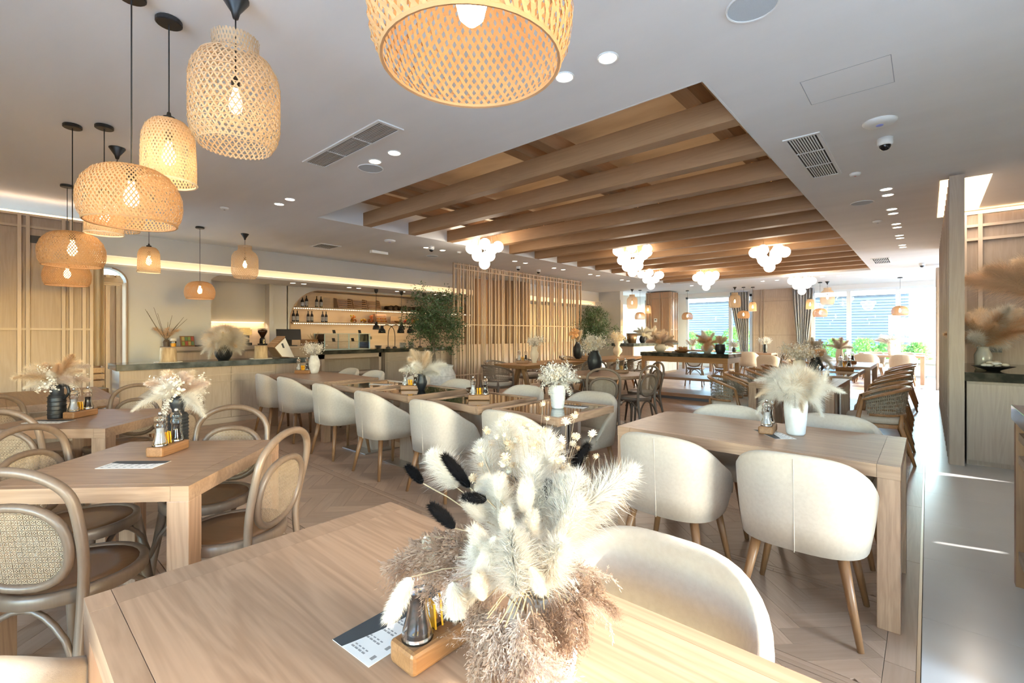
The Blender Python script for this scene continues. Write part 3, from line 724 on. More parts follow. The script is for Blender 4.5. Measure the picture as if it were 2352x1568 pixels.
parsons('dining_table', 'oak table behind the fluffy white pampas with dark rope armchairs', -1.62, -.76, 6.12, 7.5, ax='Y')
parsons('dining_table', 'oak table at end of aisle row, wooden caddy on it', -1.62, -.76, 10.35, 12.0, ax='Y')
parsons('dining_table', 'far oak table by the right window with cream tub chairs', -1.6, -.06, 16.2, 17.0)
parsons('dining_table', 'far oak table against the last right window', -1.6, -.06, 17.9, 18.6)
parsons('dining_table', 'far oak table in front of wall panel between windows', -4.9, -3.5, 15.6, 16.4)
parsons('dining_table', 'far oak table beside left window, white bouquet on it', -7.0, -5.7, 17.0, 17.7)
def glass_table():
    t = thing('glass_top_table', 'x', 'table')
    w, d = .33, .385; h = .75
    for s in (-1, 1):
        M().box(min(s*w, s*(w-.035)), max(s*w, s*(w-.035)), -d, d, h-.055, h).obj('edge_board', oak['Y'], t, bevel=.002)
        M().box(-w+.0355, w-.0355, min(s*d, s*(d-.035)), max(s*d, s*(d-.035)), h-.055, h).obj('edge_board', oak['X'], t, bevel=.002)
    M().box(-w+.036, w-.036, -d+.036, d-.036, h-.04, h-.008).obj('glass_top', dglass, t)
    M().box(-w+.06, w-.06, -d+.06, d-.06, h-.08, h-.0555).obj('sub_frame', oak['X'], t)
    for y in (-.09, .09):
        M().box(-.17, .17, y-.045, y+.045, .012, h-.08).obj('pedestal', oakp['Z'], t, bevel=.003)
    for x in (-.19, .19): M().box(x-.006, x+.006, -.05, .05, .012, h-.08).obj('metal_strip', steel, t)
    M().box(-.25, .25, -.29, .29, 0, .012).obj('floor_plate', mat('brushed_plate', (.55, .53, .50), .3, 1), t, bevel=.002)
    return Proto(t)
glt = glass_table()
GT = [(-2.27, 3.06), (-3.06, 3.03), (-4.02, 3.04), (-4.90, 3.06)]
for (x, y), lb in zip(GT, ('nearest the camera, white vase standing on it', 'second from the front, with brown bowl and caddy', 'third from the front, with black vase', 'fourth from front, beside bar table')):
    glt('oak framed table with dark glass top, '+lb, (x, y, 0), 0, 'dark glass topped tables')
glt('dark glass topped table in the aisle row, black faceted vase on it', (-1.19, 8.3, 0), 0, 'dark glass topped tables', (1.25, 1.0, 1))
glt('dark glass topped table in the aisle row, caddy on it, behind black vase', (-1.19, 9.3, 0), 0, 'dark glass topped tables', (1.25, 1.0, 1))
# round table
t = thing('round_table', 'round oak table with large black ovoid vase', 'table', (-3.62, 6.17, 0))
M().lathe([(.56, .70), (.575, .712), (.575, .742), (.568, .75), (.001, .75)], 48).obj('tabletop', oak['X'], t)
M().box(-.16, .16, -.05, .05, .02, .70).obj('pedestal_board', oakp['Z'], t); M().box(-.05, .05, -.16, -.0505, .02, .70).obj('pedestal_board', oakp['Z'], t); M().box(-.05, .05, .0505, .16, .02, .70).obj('pedestal_board', oakp['Z'], t)
M().lathe([(.28, 0), (.28, .02)], 32).obj('base_plate', mat('table_base', (.4, .36, .32), .4, 1), t)
# honey tables along the slat screen
def honey_table(label, x0, x1, y0, y1):
    t = thing('honey_table', label, 'table', ((x0+x1)/2, (y0+y1)/2, 0)); hx, hy = (x1-x0)/2, (y1-y0)/2
    M().hexa([(-hx+.05, -hy+.05, .68), (hx-.05, -hy+.05, .68), (hx-.05, hy-.05, .68), (-hx+.05, hy-.05, .68), (-hx, -hy, .75), (hx, -hy, .75), (hx, hy, .75), (-hx, hy, .75)]).obj('tabletop', honey['Y'], t, bevel=.004)
    for s in (-1, 1):
        M().hexa([(-.30, s*(hy-.35)-.04, 0), (-.24, s*(hy-.35)-.04, 0), (-.24, s*(hy-.35)+.04, 0), (-.30, s*(hy-.35)+.04, 0), (-.10, s*(hy-.35)-.04, .68), (-.02, s*(hy-.35)-.04, .68), (-.02, s*(hy-.35)+.04, .68), (-.10, s*(hy-.35)+.04, .68)]).obj('leg', honey['Z'], t)
        M().hexa([(.24, s*(hy-.35)-.04, 0), (.30, s*(hy-.35)-.04, 0), (.30, s*(hy-.35)+.04, 0), (.24, s*(hy-.35)+.04, 0), (.02, s*(hy-.35)-.04, .68), (.10, s*(hy-.35)-.04, .68), (.10, s*(hy-.35)+.04, .68), (.02, s*(hy-.35)+.04, .68)]).obj('leg', honey['Z'], t)
honey_table('honey oak table beside the slat screen, nearer of two', -6.32, -5.50, 6.55, 8.55)
honey_table('honey oak table beside the slat screen, farther of two', -6.32, -5.45, 9.0, 11.4)

# ---- chairs in place.  rz: local +y (sitter's view) turned by rz
def put(proto, label, x, y, deg, grp): return proto(label, (x, y, 0), R(deg), grp)
TG = 'cream tub chairs'; BG = 'bentwood cane chairs'; RG = 'rope armchairs'
put(tub, 'cream tub chair at far side of foreground table, its rim in the sun', -.52, .985, 180, TG)
put(tub, 'cream tub chair at near left corner of foreground table, mostly cut off', -1.56, -.07, 51, TG)
put(tub, 'cream tub chair seen from behind at left of pale oak table, right foreground', -1.09, 2.63, -1, TG)
put(tub, 'large cream tub chair seen from behind at right of pale oak table, beside its leg', -.455, 2.66, 1, TG)
put(tub, 'cream tub chair on far side of pale oak table, behind the pepper mill', -1.12, 3.54, 180, TG)
put(tub, 'cream tub chair on far side of pale oak table, right behind the pampas vase', -.47, 3.57, 181, TG)
for (x, y, d), lb in zip(((-2.25, 2.64, 0), (-3.09, 2.60, 2), (-3.96, 2.58, -2), (-4.92, 2.62, 1)), ('nearest', 'second', 'third', 'fourth')):
    put(tub, 'cream tub chair with its back to us at the %s dark glass table' % lb, x, y, d, TG)
for (x, y), lb in zip(((-2.32, 3.56), (-3.14, 3.55), (-4.16, 3.53), (-4.98, 3.56)), ('nearest', 'second', 'third', 'fourth')):
    put(tub, 'cream tub chair facing us across the %s dark glass table' % lb, x, y, 180, TG)
put(tub, 'cream tub chair with its back to us at bar table, right one', -6.02, 2.68, 1, TG)
put(tub, 'cream tub chair with its back to us at bar table, left one', -6.70, 2.66, -1, TG)
put(tub, 'cream tub chair on bar side of the bar table, left one', -6.75, 3.58, 180, TG)
put(tub, 'cream tub chair on bar side of the bar table, right one', -6.05, 3.58, 180, TG)
put(tub, 'cream tub chair at right end of oak table by left panelled wall', -5.95, .98, 180, TG)
put(tub, 'cream tub chair facing away, at far table in front of wall panel', -4.0, 15.2, 0, TG)
put(tub, 'cream tub chair facing away at far right table, left one', -1.25, 15.85, 0, TG)
put(tub, 'cream tub chair facing away at far right table, right one', -.48, 15.85, 0, TG)
put(tub, 'cream tub chair beyond the dark stone island, nearest wall panel', -3.0, 13.2, 0, TG)
put(tub, 'cream tub chair behind the far right table, left one', -1.2, 17.35, 180, TG)
put(tub, 'cream tub chair behind the far right table, right one', -.5, 17.35, 180, TG)
# bentwood chairs: front-left square tables
put(bentc, 'bentwood cane chair at right side of front square table, back turned to us', -2.37, .745, 128, BG)
put(bentc, 'bentwood cane chair behind the black vase of front square table', -2.94, .80, 225, BG)
put(bentc, 'bentwood cane chair in front left corner, large and cut by the frame', -2.40, .215, 45, BG)
put(bentc, 'bentwood cane chair at left side of front square table', -2.99, .29, -45, BG)
put(bentc, 'bentwood cane chair right of second square table', -4.13, .76, 132, BG)
put(bentc, 'bentwood cane chair behind second square table, facing us', -4.86, .70, 232, BG)
put(bentc, 'bentwood cane chair left of second square table', -4.72, .20, -45, BG)
put(bentc, 'bentwood cane chair in front of second square table', -4.16, .22, 45, BG)
put(bentc, 'bentwood cane chair at round table, its back square to us', -3.14, 5.34, 26, BG)
put(bentc, 'bentwood cane chair at right of round table, seen from the side', -3.06, 6.02, 80, BG)
put(bentc, 'bentwood cane chair behind right side of round table', -3.24, 6.62, 140, BG)
put(bentc, 'bentwood cane chair at left of round table, behind white vase', -4.12, 5.85, -60, BG)
put(bentc, 'bentwood cane chair behind round table', -3.98, 6.55, 225, BG)
put(bentc, 'bentwood chair just right of the dark stone island, nearer', -2.55, 11.2, 95, BG)
put(bentc, 'bentwood chair just right of the dark stone island, farther', -2.6, 12.2, 75, BG)
put(bentc, 'bentwood chair in front of wall panel between the windows', -3.3, 16.9, 160, BG)
put(bentc, 'bentwood chair beyond island, seen under its top, left', -4.5, 12.2, 10, BG)
put(bentc, 'bentwood chair beyond island, seen under its top, right', -3.75, 12.1, -8, BG)
put(bentc, 'bentwood chair at far right window behind black vase', -2.55, 17.2, 190, BG)
for k, (x, y, d) in enumerate(((-.42, 6.45, 96), (-.42, 7.2, 92), (-.46, 8.3, 90), (-.46, 9.25, 90), (-.44, 10.8, 92), (-.44, 11.6, 90))):
    put(rope, 'rope armchair with cream cushion on the aisle side, %s from the front' % ['first', 'second', 'third', 'fourth', 'fifth', 'sixth'][k], x, y, d, RG)
for k, (x, y, d) in enumerate(((-1.93, 6.5, -90), (-1.93, 7.2, -88), (-1.95, 8.3, -90), (-1.95, 9.25, -90), (-1.93, 10.8, -90), (-1.93, 11.6, -92))):
    put(rope, 'rope armchair on the inner side of the aisle tables, %s from the front' % ['first', 'second', 'third', 'fourth', 'fifth', 'sixth'][k], x, y, d, RG)
for k, (x, y, d) in enumerate(((-6.62, 7.0, -90), (-6.62, 8.0, -90), (-5.2, 7.1, 90), (-5.2, 8.0, 90), (-5.15, 9.5, 90), (-5.15, 10.3, 90), (-6.6, 9.6, -90), (-6.6, 10.5, -90), (-5.9, 6.2, 0))):
    put(brown, 'brown curved-back armchair %s' % ['at screen side of nearer honey table, left', 'at screen side of nearer honey table, right', 'at room side of nearer honey table, left', 'at room side of nearer honey table, right', 'at room side of farther honey table, left', 'at room side of farther honey table, right', 'at screen side of farther honey table, left', 'at screen side of farther honey table, right', 'at head of nearer honey table'][k], x, y, d, 'brown curved-back armchairs')
# ================================================================== lamps
def weave(prof, ns, turns, w, m_, name, parent, rad=1.0, both=True, thick=True, seg=16):
    """shade of crossing strips laid over a surface of revolution given by its profile (r,z)"""
    P = [Vector((p[0], 0, p[1])) for p in prof]
    L = [0]
    for a, b in zip(P[:-1], P[1:]): L.append(L[-1]+(b-a).length)
    def at(t):
        d = t*L[-1]
        for i in range(len(P)-1):
            if d <= L[i+1]+1e-9: u = (d-L[i])/max(L[i+1]-L[i], 1e-9); q = P[i].lerp(P[i+1], u); return q.x, q.z
        return P[-1].x, P[-1].z
    m = M()
    for sg in ((1, -1) if both else (1,)):
        for k in range(ns):
            b = len(m.v); ph0 = 2*PI*k/ns
            for i in range(seg+1):
                t = i/seg; r, z = at(t); ph = ph0+sg*turns*2*PI*t
                r2 = r+sg*.0012+(.0016 if (i+k) % 2 else -.0016)
                hw = w/max(r, .02)/2
                m.v += [(r2*math.cos(ph-hw), r2*math.sin(ph-hw), z), (r2*math.cos(ph+hw), r2*math.sin(ph+hw), z)]
            m.f += [(b+2*i, b+2*i+1, b+2*i+3, b+2*i+2) for i in range(seg)]
    return m.obj(name, m_, parent)
def ringo(m, r, z, tr, n=40): return m.tube([(r*math.cos(2*PI*k/n), r*math.sin(2*PI*k/n), z) for k in range(n)], tr, 5, closed=True)
def bulb_part(t, z, r=.032, e=None):
    b = M().lathe([(.013, 0), (.015, -.03), (r*.8, -.055), (r, -.085), (r*.8, -.112), (r*.3, -.127), (.001, -.128)], 16, (0, 0, z)); b.obj('bulb', bulb, t, smooth=True)
    M().lathe([(.018, -.005), (.02, .04), (.012, .055)], 12, (0, 0, z)).obj('lamp_socket', blackm, t, smooth=True)
def make_dome(fine=False, up=0):
    t = thing('dome_pendant', 'x', 'pendant lamp')
    prof = [(r*.768, z+up) for r, z in [(.075, 2.15), (.14, 2.145), (.195, 2.12), (.24, 2.075), (.264, 2.02), (.268, 1.97), (.258, 1.92), (.235, 1.885)]]
    m_ = rattan
    s = weave(prof, 72 if not fine else 64, .17, .0078 if not fine else .0095, m_, 'shade', t, seg=18)
    rm = M(); ringo(rm, .1805, 1.884+up, .005); rm.obj('rim', m_, s)
    rm = M(); ringo(rm, .0576, 2.15+up, .004, 20); rm.obj('top_ring', m_, s)
    bulb_part(t, 2.09+up); M().tube([(0, 0, 2.14+up), (0, 0, 2.98)], .0035, 5).obj('cord', blackm, t)
    M().lathe([(.055, 0), (.06, .004), (.06, .022), (.055, .028)], 20, (0, 0, 2.972)).obj('ceiling_rose', blackm, t, smooth=False)
    tp = M(); ringo(tp, .035, 2.15+up, .003, 16)
    for k in range(3): a = 2*PI*k/3; tp.tube([(0, 0, 2.15+up), (.057*math.cos(a), .057*math.sin(a), 2.15+up)], .002, 4)
    tp.obj('spider', blackm, s)
    return t
def make_jar():
    t = thing('jar_pendant', 'x', 'pendant lamp')
    prof = [(r*.9, z) for r, z in [(.115, 2.80), (.11, 2.76), (.118, 2.72), (.17, 2.69), (.212, 2.63), (.218, 2.56), (.22, 2.45), (.218, 2.36), (.205, 2.31), (.172, 2.262)]]
    s = weave(prof, 42, .30, .008, rattan_l, 'shade', t, seg=24)
    rm = M()
    for i in range(17):
        z = 2.27+.026*i; r = .172+(.205-.172)*min(1, (z-2.262)/.05) if z < 2.31 else (.205+.013*min(1, (z-2.31)/.05) if z < 2.60 else .216-.05*((z-2.60)/.1))
        ringo(rm, r*.9+.001, z, .0024, 30)
    rm.obj('hoop_weave', rattan_l, s)
    bulb_part(t, 2.56); M().tube([(0, 0, 2.6), (0, 0, 2.95)], .0035, 5).obj('cord', blackm, t)
    M().lathe([(.012, 2.90), (.02, 2.93), (.06, 2.992), (.06, 3.0)], 20).obj('ceiling_rose', blackm, t, smooth=True)
    return t
def make_bell():
    t = thing('bell_pendant', 'x', 'pendant lamp')
    prof = [(r*.8, z) for r, z in [(.03, 2.465), (.09, 2.46), (.125, 2.43), (.145, 2.38), (.15, 2.30), (.152, 2.20), (.153, 2.14)]]
    s = weave(prof, 48, .25, .0082, rattan_l, 'shade', t, seg=16)
    rm = M(); ringo(rm, .123, 2.14, .006, 36); rm.obj('rim', mat('cream_binding', (.78, .68, .52), .7), s)
    bulb_part(t, 2.36); M().tube([(0, 0, 2.47), (0, 0, 2.98)], .0035, 5).obj('cord', blackm, t)
    M().lathe([(.028, 2.465), (.028, 2.485), (.012, 2.49), (.008, 2.51)], 14).obj('cord_grip', blackm, t)
    M().lathe([(.055, 0), (.06, .004), (.06, .022), (.055, .028)], 20, (0, 0, 2.972)).obj('ceiling_rose', blackm, t)
    return t
dome, jar, bell = Proto(make_dome()), Proto(make_jar()), Proto(make_bell())
PG = 'woven pendant lamps'
big = make_dome(True, .02); big['label'] = 'big woven dome pendant lamp hanging over foreground table, lit bulb inside'; big['group'] = PG; big.location = (-.70, .66, 0)
def pend(pr, label, x, y, e=1.8):
    pr(label, (x, y, 0), R(17*(x*3+y) % 360), PG)
    z = {dome: 1.99, jar: 2.46, bell: 2.26}[pr]
    lamp('pendant_light', 'POINT', (x, y, z-.03), (0, 0, 0), e, (1, .78, .54), shadow_soft_size=.035)
lamp('pendant_light', 'POINT', (-.70, .66, 1.975), (0, 0, 0), 1.0, (1, .78, .54), shadow_soft_size=.035)
pend(bell, 'pale bell pendant lamp near top left, above the front dome lamp', -2.98, .63)
pend(jar, 'large pale jar-shaped woven pendant lamp at top left', -2.55, .81)
pend(dome, 'woven dome pendant lamp over front square table at left', -2.885, .46)
pend(dome, 'woven dome pendant lamp over second square table, upper of two at far left', -5.06, .44)
pend(dome, 'woven dome pendant lamp by left panelled wall, lower of two at far left', -7.16, .58)
pend(bell, 'pale bell pendant lamp half hidden behind front dome lamp', -4.89, .61)
pend(jar, 'pale jar pendant lamp hidden behind front dome lamp', -5.39, .76)
pend(bell, 'small bell pendant lamp hanging before the bar cove, leftmost there', -7.54, 1.38)
pend(dome, 'small dome pendant lamp hanging over the low stone counter', -8.44, 2.18)
pend(jar, 'small jar pendant lamp hanging before the bar cove', -8.47, 2.83)
pend(jar, 'far jar pendant lamp beside the dark curtain, left', -8.28, 16.06, 2)
pend(dome, 'far dome pendant lamp in front of left dark curtain', -8.22, 16.58, 2)
pend(bell, 'far bell pendant lamp in front of wood clad column', -8.33, 17.49, 2)
pend(dome, 'far dome pendant lamp alone before left window', -6.94, 17.97, 2)
pend(jar, 'far jar pendant lamp beside left window curtain', -5.15, 17.75, 2)
pend(bell, 'far bell pendant lamp in front of wall panel', -4.66, 18.13, 2)
pend(dome, 'far dome pendant lamp in front of wall panel, under bell lamp', -4.92, 17.96, 2)
pend(bell, 'far bell pendant lamp at right curtain edge', -2.87, 17.86, 2)
pend(dome, 'far dome pendant lamp before right window, beside right curtain', -2.60, 17.9, 2)
pend(jar, 'far jar pendant lamp high before right window', -2.39, 17.80, 2)
pend(dome, 'far dome pendant lamp alone before the last right window', -.61, 17.87, 2)
# globe chandeliers
ORD = ['nearest, left above the slat screen', 'second, middle of the room, with most globes', 'small one below the middle one', 'far middle one over the island', 'right one nearest the aisle', 'farthest one before the right curtain']
gme = M().ball((0, 0, 0), .1, 16, 10).mesh('globe', globe, True)
CH = [(-5.96, 5.94, 9, .96), (-4.49, 8.73, 14, .98), (-5.45, 11.62, 9, .95), (-4.47, 12.9, 12, 1), (-2.23, 9.8, 11, 1.02), (-2.62, 15.08, 11, 1)]
for i, (x, y, n, s) in enumerate(CH):
    t = thing('globe_chandelier', 'white glass globe cluster chandelier, '+ORD[i], 'chandelier', (x, y, 0), 0, 'globe cluster chandeliers')
    rn = random.Random(i+3); zb = 2.60; pos = [(0, 0, zb)]
    if i == 5: zb = 2.52; pos = [(0, 0, zb)]
    lay = {9: (3, 5), 11: (4, 6), 12: (4, 7), 14: (3, 4, 6)}[n]
    z = zb
    for li, k in enumerate(lay):
        z += .145; r = (.13, .25, .33)[li]
        for q in range(k): a = 2*PI*q/k+li*.5+i; pos.append((r*math.cos(a), r*math.sin(a), z+rn.uniform(-.03, .03)))
    for p in pos:
        link('globe', gme, t, loc=p)
        M().tube([(p[0], p[1], p[2]+.09), (p[0]*.55, p[1]*.55, 3.44)], .0022, 4).obj('wire', steel, t)
    M().lathe([(.2, 3.44), (.2, 3.46)], 24).obj('canopy', white_p, t)
    lamp('chandelier_light', 'POINT', (x, y, 2.75), (0, 0, 0), 66, (1, .91, .79), shadow_soft_size=.25)
# downlights, vents, speakers, sensors
dlp = thing('downlight', 'x', 'downlight'); M().lathe([(.052, 0), (.052, .003)], 24).obj('lens', dl_m, dlp)
rg = M(); ringo(rg, .058, .001, .006, 28); rg.obj('trim_ring', white_p, dlp); dlp = Proto(dlp)
def dl(x, y, label, z=CEIL-.004, e=0): dlp(label, (x, y, z), 0, 'recessed downlights')
rowA = [(-1.43, 'beside big dome lamp, right of pair'), (-1.745, 'beside big dome lamp, left of pair'), (-3.64, 'next to long ceiling vent, right of pair'), (-3.96, 'next to long ceiling vent, left of pair'), (-5.86, 'halfway to the bar, right of pair'), (-6.18, 'halfway to the bar, left of pair')]
for x, lb in rowA:
    dl(x, 2.465, 'recessed ceiling downlight '+lb)
for k, y in enumerate((6.83, 7.13, 7.98, 8.28, 9.1, 9.4, 10.2, 10.5, 11.35, 11.65)):
    dl(-.355, y, 'recessed downlight over the aisle, %s from the front' % ['first', 'second', 'third', 'fourth', 'fifth', 'sixth', 'seventh', 'eighth', 'ninth', 'tenth'][k])
for k, (u, y) in enumerate(((-7.05, 8.0), (-7.05, 8.38), (-7.05, 9.5), (-7.05, 9.9), (-7.05, 11.2), (-7.05, 11.6), (-7.05, 13.0), (-7.05, 13.4), (-7.2, 5.6), (-7.2, 6.0), (-2.3, 16.2), (-1.9, 16.2), (-3.9, 16.3), (-3.5, 16.3), (-6.1, 16.2))):
    dl(u, y, 'recessed downlight beside the beamed opening, %s' % ['first above screen', 'second above screen', 'third above screen', 'fourth above screen', 'fifth above screen', 'sixth above screen', 'seventh past screen', 'eighth past screen', 'left of the screen, first', 'left of the screen, second', 'far right pair, left', 'far right pair, right', 'far middle pair, left', 'far middle pair, right', 'far left single'][k])
for k, y in enumerate((4.42, 4.66, 5.75, 6.0, 7.1, 7.3, 8.4, 8.7)):
    dl(-10.36, y, 'small downlight in the bar soffit, %s from the left' % ['first', 'second', 'third', 'fourth', 'fifth', 'sixth', 'seventh', 'eighth'][k], SO-.004)
for x, y, e in ((-1.6, 2.465, 18), (-3.8, 2.465, 30), (-6.0, 2.465, 45), (-.36, 8, 45), (-.36, 11, 45), (-7.05, 8.2, 55), (-7.05, 11.4, 55), (-7.2, 5.8, 50), (-2.1, 16.2, 45), (-5, 16.2, 45)):
    lamp('downlight_beam', 'SPOT', (x, y, CEIL-.02), (0, 0, 0), e, (1, .93, .86), spot_size=R(110), spot_blend=.8, shadow_soft_size=.05)
for y in (4.5, 5.9, 7.2, 8.5): lamp('soffit_beam', 'SPOT', (-10.36, y, SO-.02), (0, 0, 0), 26, (1, .90, .78), spot_size=R(100), spot_blend=.8, shadow_soft_size=.05)
lamp('cove_wash', 'AREA', (BX-.1, 8.7, 2.52), (R(180), 0, 0), 14, (1, .70, .44), shape='RECTANGLE', size=.1, size_y=15)
for z in (1.55, 1.9): lamp('shelf_wash', 'AREA', (NX-.05, 7.6, z), (0, R(35), 0), 5, (1, .74, .48), shape='RECTANGLE', size=.04, size_y=5.4)
lamp('splash_wash', 'AREA', (-11.05, 3.43, 1.56), (0, R(20), 0), 5, (1, .70, .42), shape='RECTANGLE', size=.04, size_y=1.3)
lamp('right_cove_wash', 'AREA', (.40, 7.8, 2.96), (0, 0, 0), 22, (1, .86, .70), shape='RECTANGLE', size=.2, size_y=1.7)
lamp('lattice_wash', 'AREA', (-8.02, -.8, 2.95), (0, R(-10), 0), 1.5, (1, .66, .38), shape='RECTANGLE', size=.05, size_y=3.2)
def grille(name, label, x0, x1, y0, y1, ax, nsl, sec):
    t = thing(name, label, 'vent', ((x0+x1)/2, (y0+y1)/2, CEIL)); hx, hy = (x1-x0)/2, (y1-y0)/2
    M().box(-hx+.02, hx-.02, -hy+.02, hy-.02, -.002, .0).obj('dark_backing', mat('vent_dark', (.03, .025, .02), .9), t)
    f = .028
    for s in (-1, 1):
        M().box(min(s*hx, s*(hx-f)), max(s*hx, s*(hx-f)), -hy, hy, -.010, 0).obj('frame_bar', white_p, t)
        M().box(-hx+f, hx-f, min(s*hy, s*(hy-f)), max(s*hy, s*(hy-f)), -.010, 0).obj('frame_bar', white_p, t)
    vm = mat('vent_slat_'+name, (.52, .47, .42) if ax == 'X' else (.75, .75, .73), .6)
    for k in range(nsl):
        u = (k+1)/(nsl+1)
        if ax == 'X': y = -hy+f+(2*hy-2*f)*u; M().box(-hx+f, hx-f, y-.004, y+.004, -.008, -.002).obj('slat', vm, t)
        else: x = -hx+f+(2*hx-2*f)*u; M().box(x-.005, x+.005, -hy+f, hy-f, -.008, -.002).obj('slat', vm, t)
    for k in range(1, sec):
        u = k/sec
        if ax == 'X': x = -hx+2*hx*u; M().box(x-.005, x+.005, -hy+f, hy-f, -.010, -.002).obj('divider', white_p, t)
        else: y = -hy+2*hy*u; M().box(-hx+f, hx-f, y-.006, y+.006, -.010, -.002).obj('divider', white_p, t)
grille('ceiling_vent', 'long beige slatted ceiling vent near big jar lamp', -4.48, -3.165, 2.0, 2.235, 'X', 9, 3)
grille('return_grille', 'white framed ceiling grille with dark slots right of the beams', -.93, -.66, 4.52, 5.84, 'Y', 10, 3)
grille('ceiling_vent_far', 'small grey ceiling grille far down the aisle', -.95, -.62, 13.0, 14.0, 'Y', 8, 2)
grille('square_vent', 'small square ceiling vent near the bar bulkhead', -8.75, -8.3, 4.05, 4.45, 'X', 8, 1)
def disc_speaker(label, x, y, r=.115):
    t = thing('ceiling_speaker', label, 'speaker', (x, y, CEIL)); M().lathe([(r, -.004), (r*.98, 0)], 36).obj('grille', noisy('speaker_mesh', (.50, .54, .57), (.55, .59, .62), 300, .8), t)
    m = M(); ringo(m, r+.004, -.003, .006, 36); m.obj('rim', white_p, t)
disc_speaker('round ceiling speaker at top edge right of the big lamp', -.66, 2.56); disc_speaker('round ceiling speaker beside the long vent downlights', -4.16, 2.54)
disc_speaker('round ceiling speaker over the aisle beyond the grille', -.62, 7.35); disc_speaker('round ceiling speaker left of slat screen', -7.9, 6.3)
def camdome(label, x, y, z=CEIL):
    t = thing('security_camera', label, 'camera', (x, y, z))
    M().lathe([(.055, 0), (.055, -.05), (.048, -.062)][::-1], 20).obj('housing', white_p, t, smooth=True)
    M().ball((0, 0, -.062), .042, 14, 10).obj('lens_dome', mat('camera_black', (.01, .01, .012), .1), t, smooth=True)
camdome('white dome camera on ceiling right of the grille', -.27, 5.05); camdome('white dome camera on ceiling left of the beams', -7.05, 5.6)
camdome('white dome camera above slat screen, left one', -7.55, 8.7); camdome('white dome camera above slat screen, right one', -7.55, 9.5); camdome('white dome camera high over far aisle', -.1, 14.6)
def sensor(label, x, y, r, nm, colr=None):
    t = thing(nm, label, 'sensor', (x, y, CEIL)); M().lathe([(r*.5, -.03), (r*.85, -.024), (r, -.008), (r, 0)], 24).obj('body', white_p, t, smooth=True)
    M().lathe([(r*.22, -.033), (r*.22, -.029)], 12).obj('indicator', mat('sensor_'+nm, colr or (.4, .1, .08), .4), t)
sensor('white round wifi disc on ceiling beside the dome camera', -.28, 4.62, .11, 'wifi_disc', (.3, .35, .8))
sensor('small smoke detector with red dot right of the grille', -.56, 5.95, .05, 'smoke_detector'); sensor('white wifi disc on ceiling left of the beams', -7.15, 4.75, .10, 'wifi_disc_far', (.4, .35, .8))
sensor('small smoke detector left of the dome camera', -7.1, 6.35, .045, 'smoke_detector_left'); sensor('small detector on ceiling between front dome lamp and beams', -6.9, 2.06, .05, 'ceiling_detector', (.1, .12, .12))
sensor('small ceiling detector over the aisle downlights', -.55, 8.7, .06, 'aisle_detector', (.3, .3, .3))
M().box(-8.3, -8.22, 5.05, 5.42, CEIL-.05, CEIL).obj('exit_light', white_p, label='small white box light on ceiling near the bar', cat='light')
# ================================================================== bar, screen, island, counters, trees, outside
# low stone counter in front of the bar
t = thing('stone_counter', 'low counter with blue grey stone top and limed oak front by the bar', 'counter', (-8.2, 2.4, 0))
M().box(-.32, .32, -1.30, 1.28, .855, .935).obj('stone_top', stoneb, t, bevel=.004)
M().box(-.28, .27, -1.26, 1.27, 0, .855).obj('body', oakp['Z'], t)
for a, b in ((-1.26, -.60), (-.60, .05), (.05, .66), (.70, 1.27)): M().box(.27, .285, a+.006, b-.006, .08, .845).obj('front_panel', oakp['Z'], t, bevel=.002)
for z in (.73, .625): M().box(.285, .297, -1.25, .66, z-.008, z+.008).obj('rail', oakp['Y'], t)
M().box(.23, .29, -1.26, 1.27, 0, .075).obj('skirting', oakp['Y'], t)
# back counter with coffee things
t = thing('coffee_counter', 'limed oak back counter along the bar wall with coffee grinder', 'counter', (-9.59, 2.95, 0))
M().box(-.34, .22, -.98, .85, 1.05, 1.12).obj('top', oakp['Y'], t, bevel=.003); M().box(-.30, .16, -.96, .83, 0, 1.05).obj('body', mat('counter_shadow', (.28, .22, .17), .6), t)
for a, b in ((-.95, -.05), (-.05, .82)): M().box(.16, .178, a+.008, b-.008, .06, 1.02).obj('front_panel', oakp['Z'], t)
# till counter, display counter, long bar counter
t = thing('till_counter', 'raised oak till shelf with monitor between coffee counter and cake display', 'counter', (-9.4, 4.05, 0))
M().box(-.3, .3, -.24, .42, 1.06, 1.10).obj('top', oakp['Y'], t); M().box(-.27, .26, -.22, .40, 0, 1.06).obj('body', oakp['Z'], t)
t = thing('display_counter', 'oak display counter with dark stone top and open shelves under the cake case', 'counter', (-9.2, 5.05, 0))
M().box(-.35, .35, -.72, .66, .93, 1.01).obj('stone_top', stone, t, bevel=.003)
M().box(-.33, -.05, -.70, .64, 0, .93).obj('body', oakp['Z'], t)
for z in (.02, .50, .84): M().box(-.05, .31, -.70, .64, z, z+(.05 if z < .8 else .09)).obj('shelf_board', oakp['Y'], t)
for y in (-.70, .58): M().box(-.05, .31, y, y+.06, .0, .93).obj('side_panel', oakp['Z'], t)
t = thing('bar_counter', 'long oak bar counter with dark stone top behind the olive tree', 'counter', (-9.2, 7.6, 0))
M().box(-.35, .35, -1.86, 1.30, .93, 1.01).obj('stone_top', stone, t, bevel=.003); M().box(-.33, .30, -1.80, 1.28, 0, .93).obj('body', oakp['Z'], t)
for k in range(4):
    a = -1.78+.76*k; M().box(.30, .318, a+.008, a+.752, .05, .72).obj('door', oakp['Z'], t); M().box(.30, .318, a+.008, a+.752, .735, .91).obj('drawer', oakp['Y'], t)
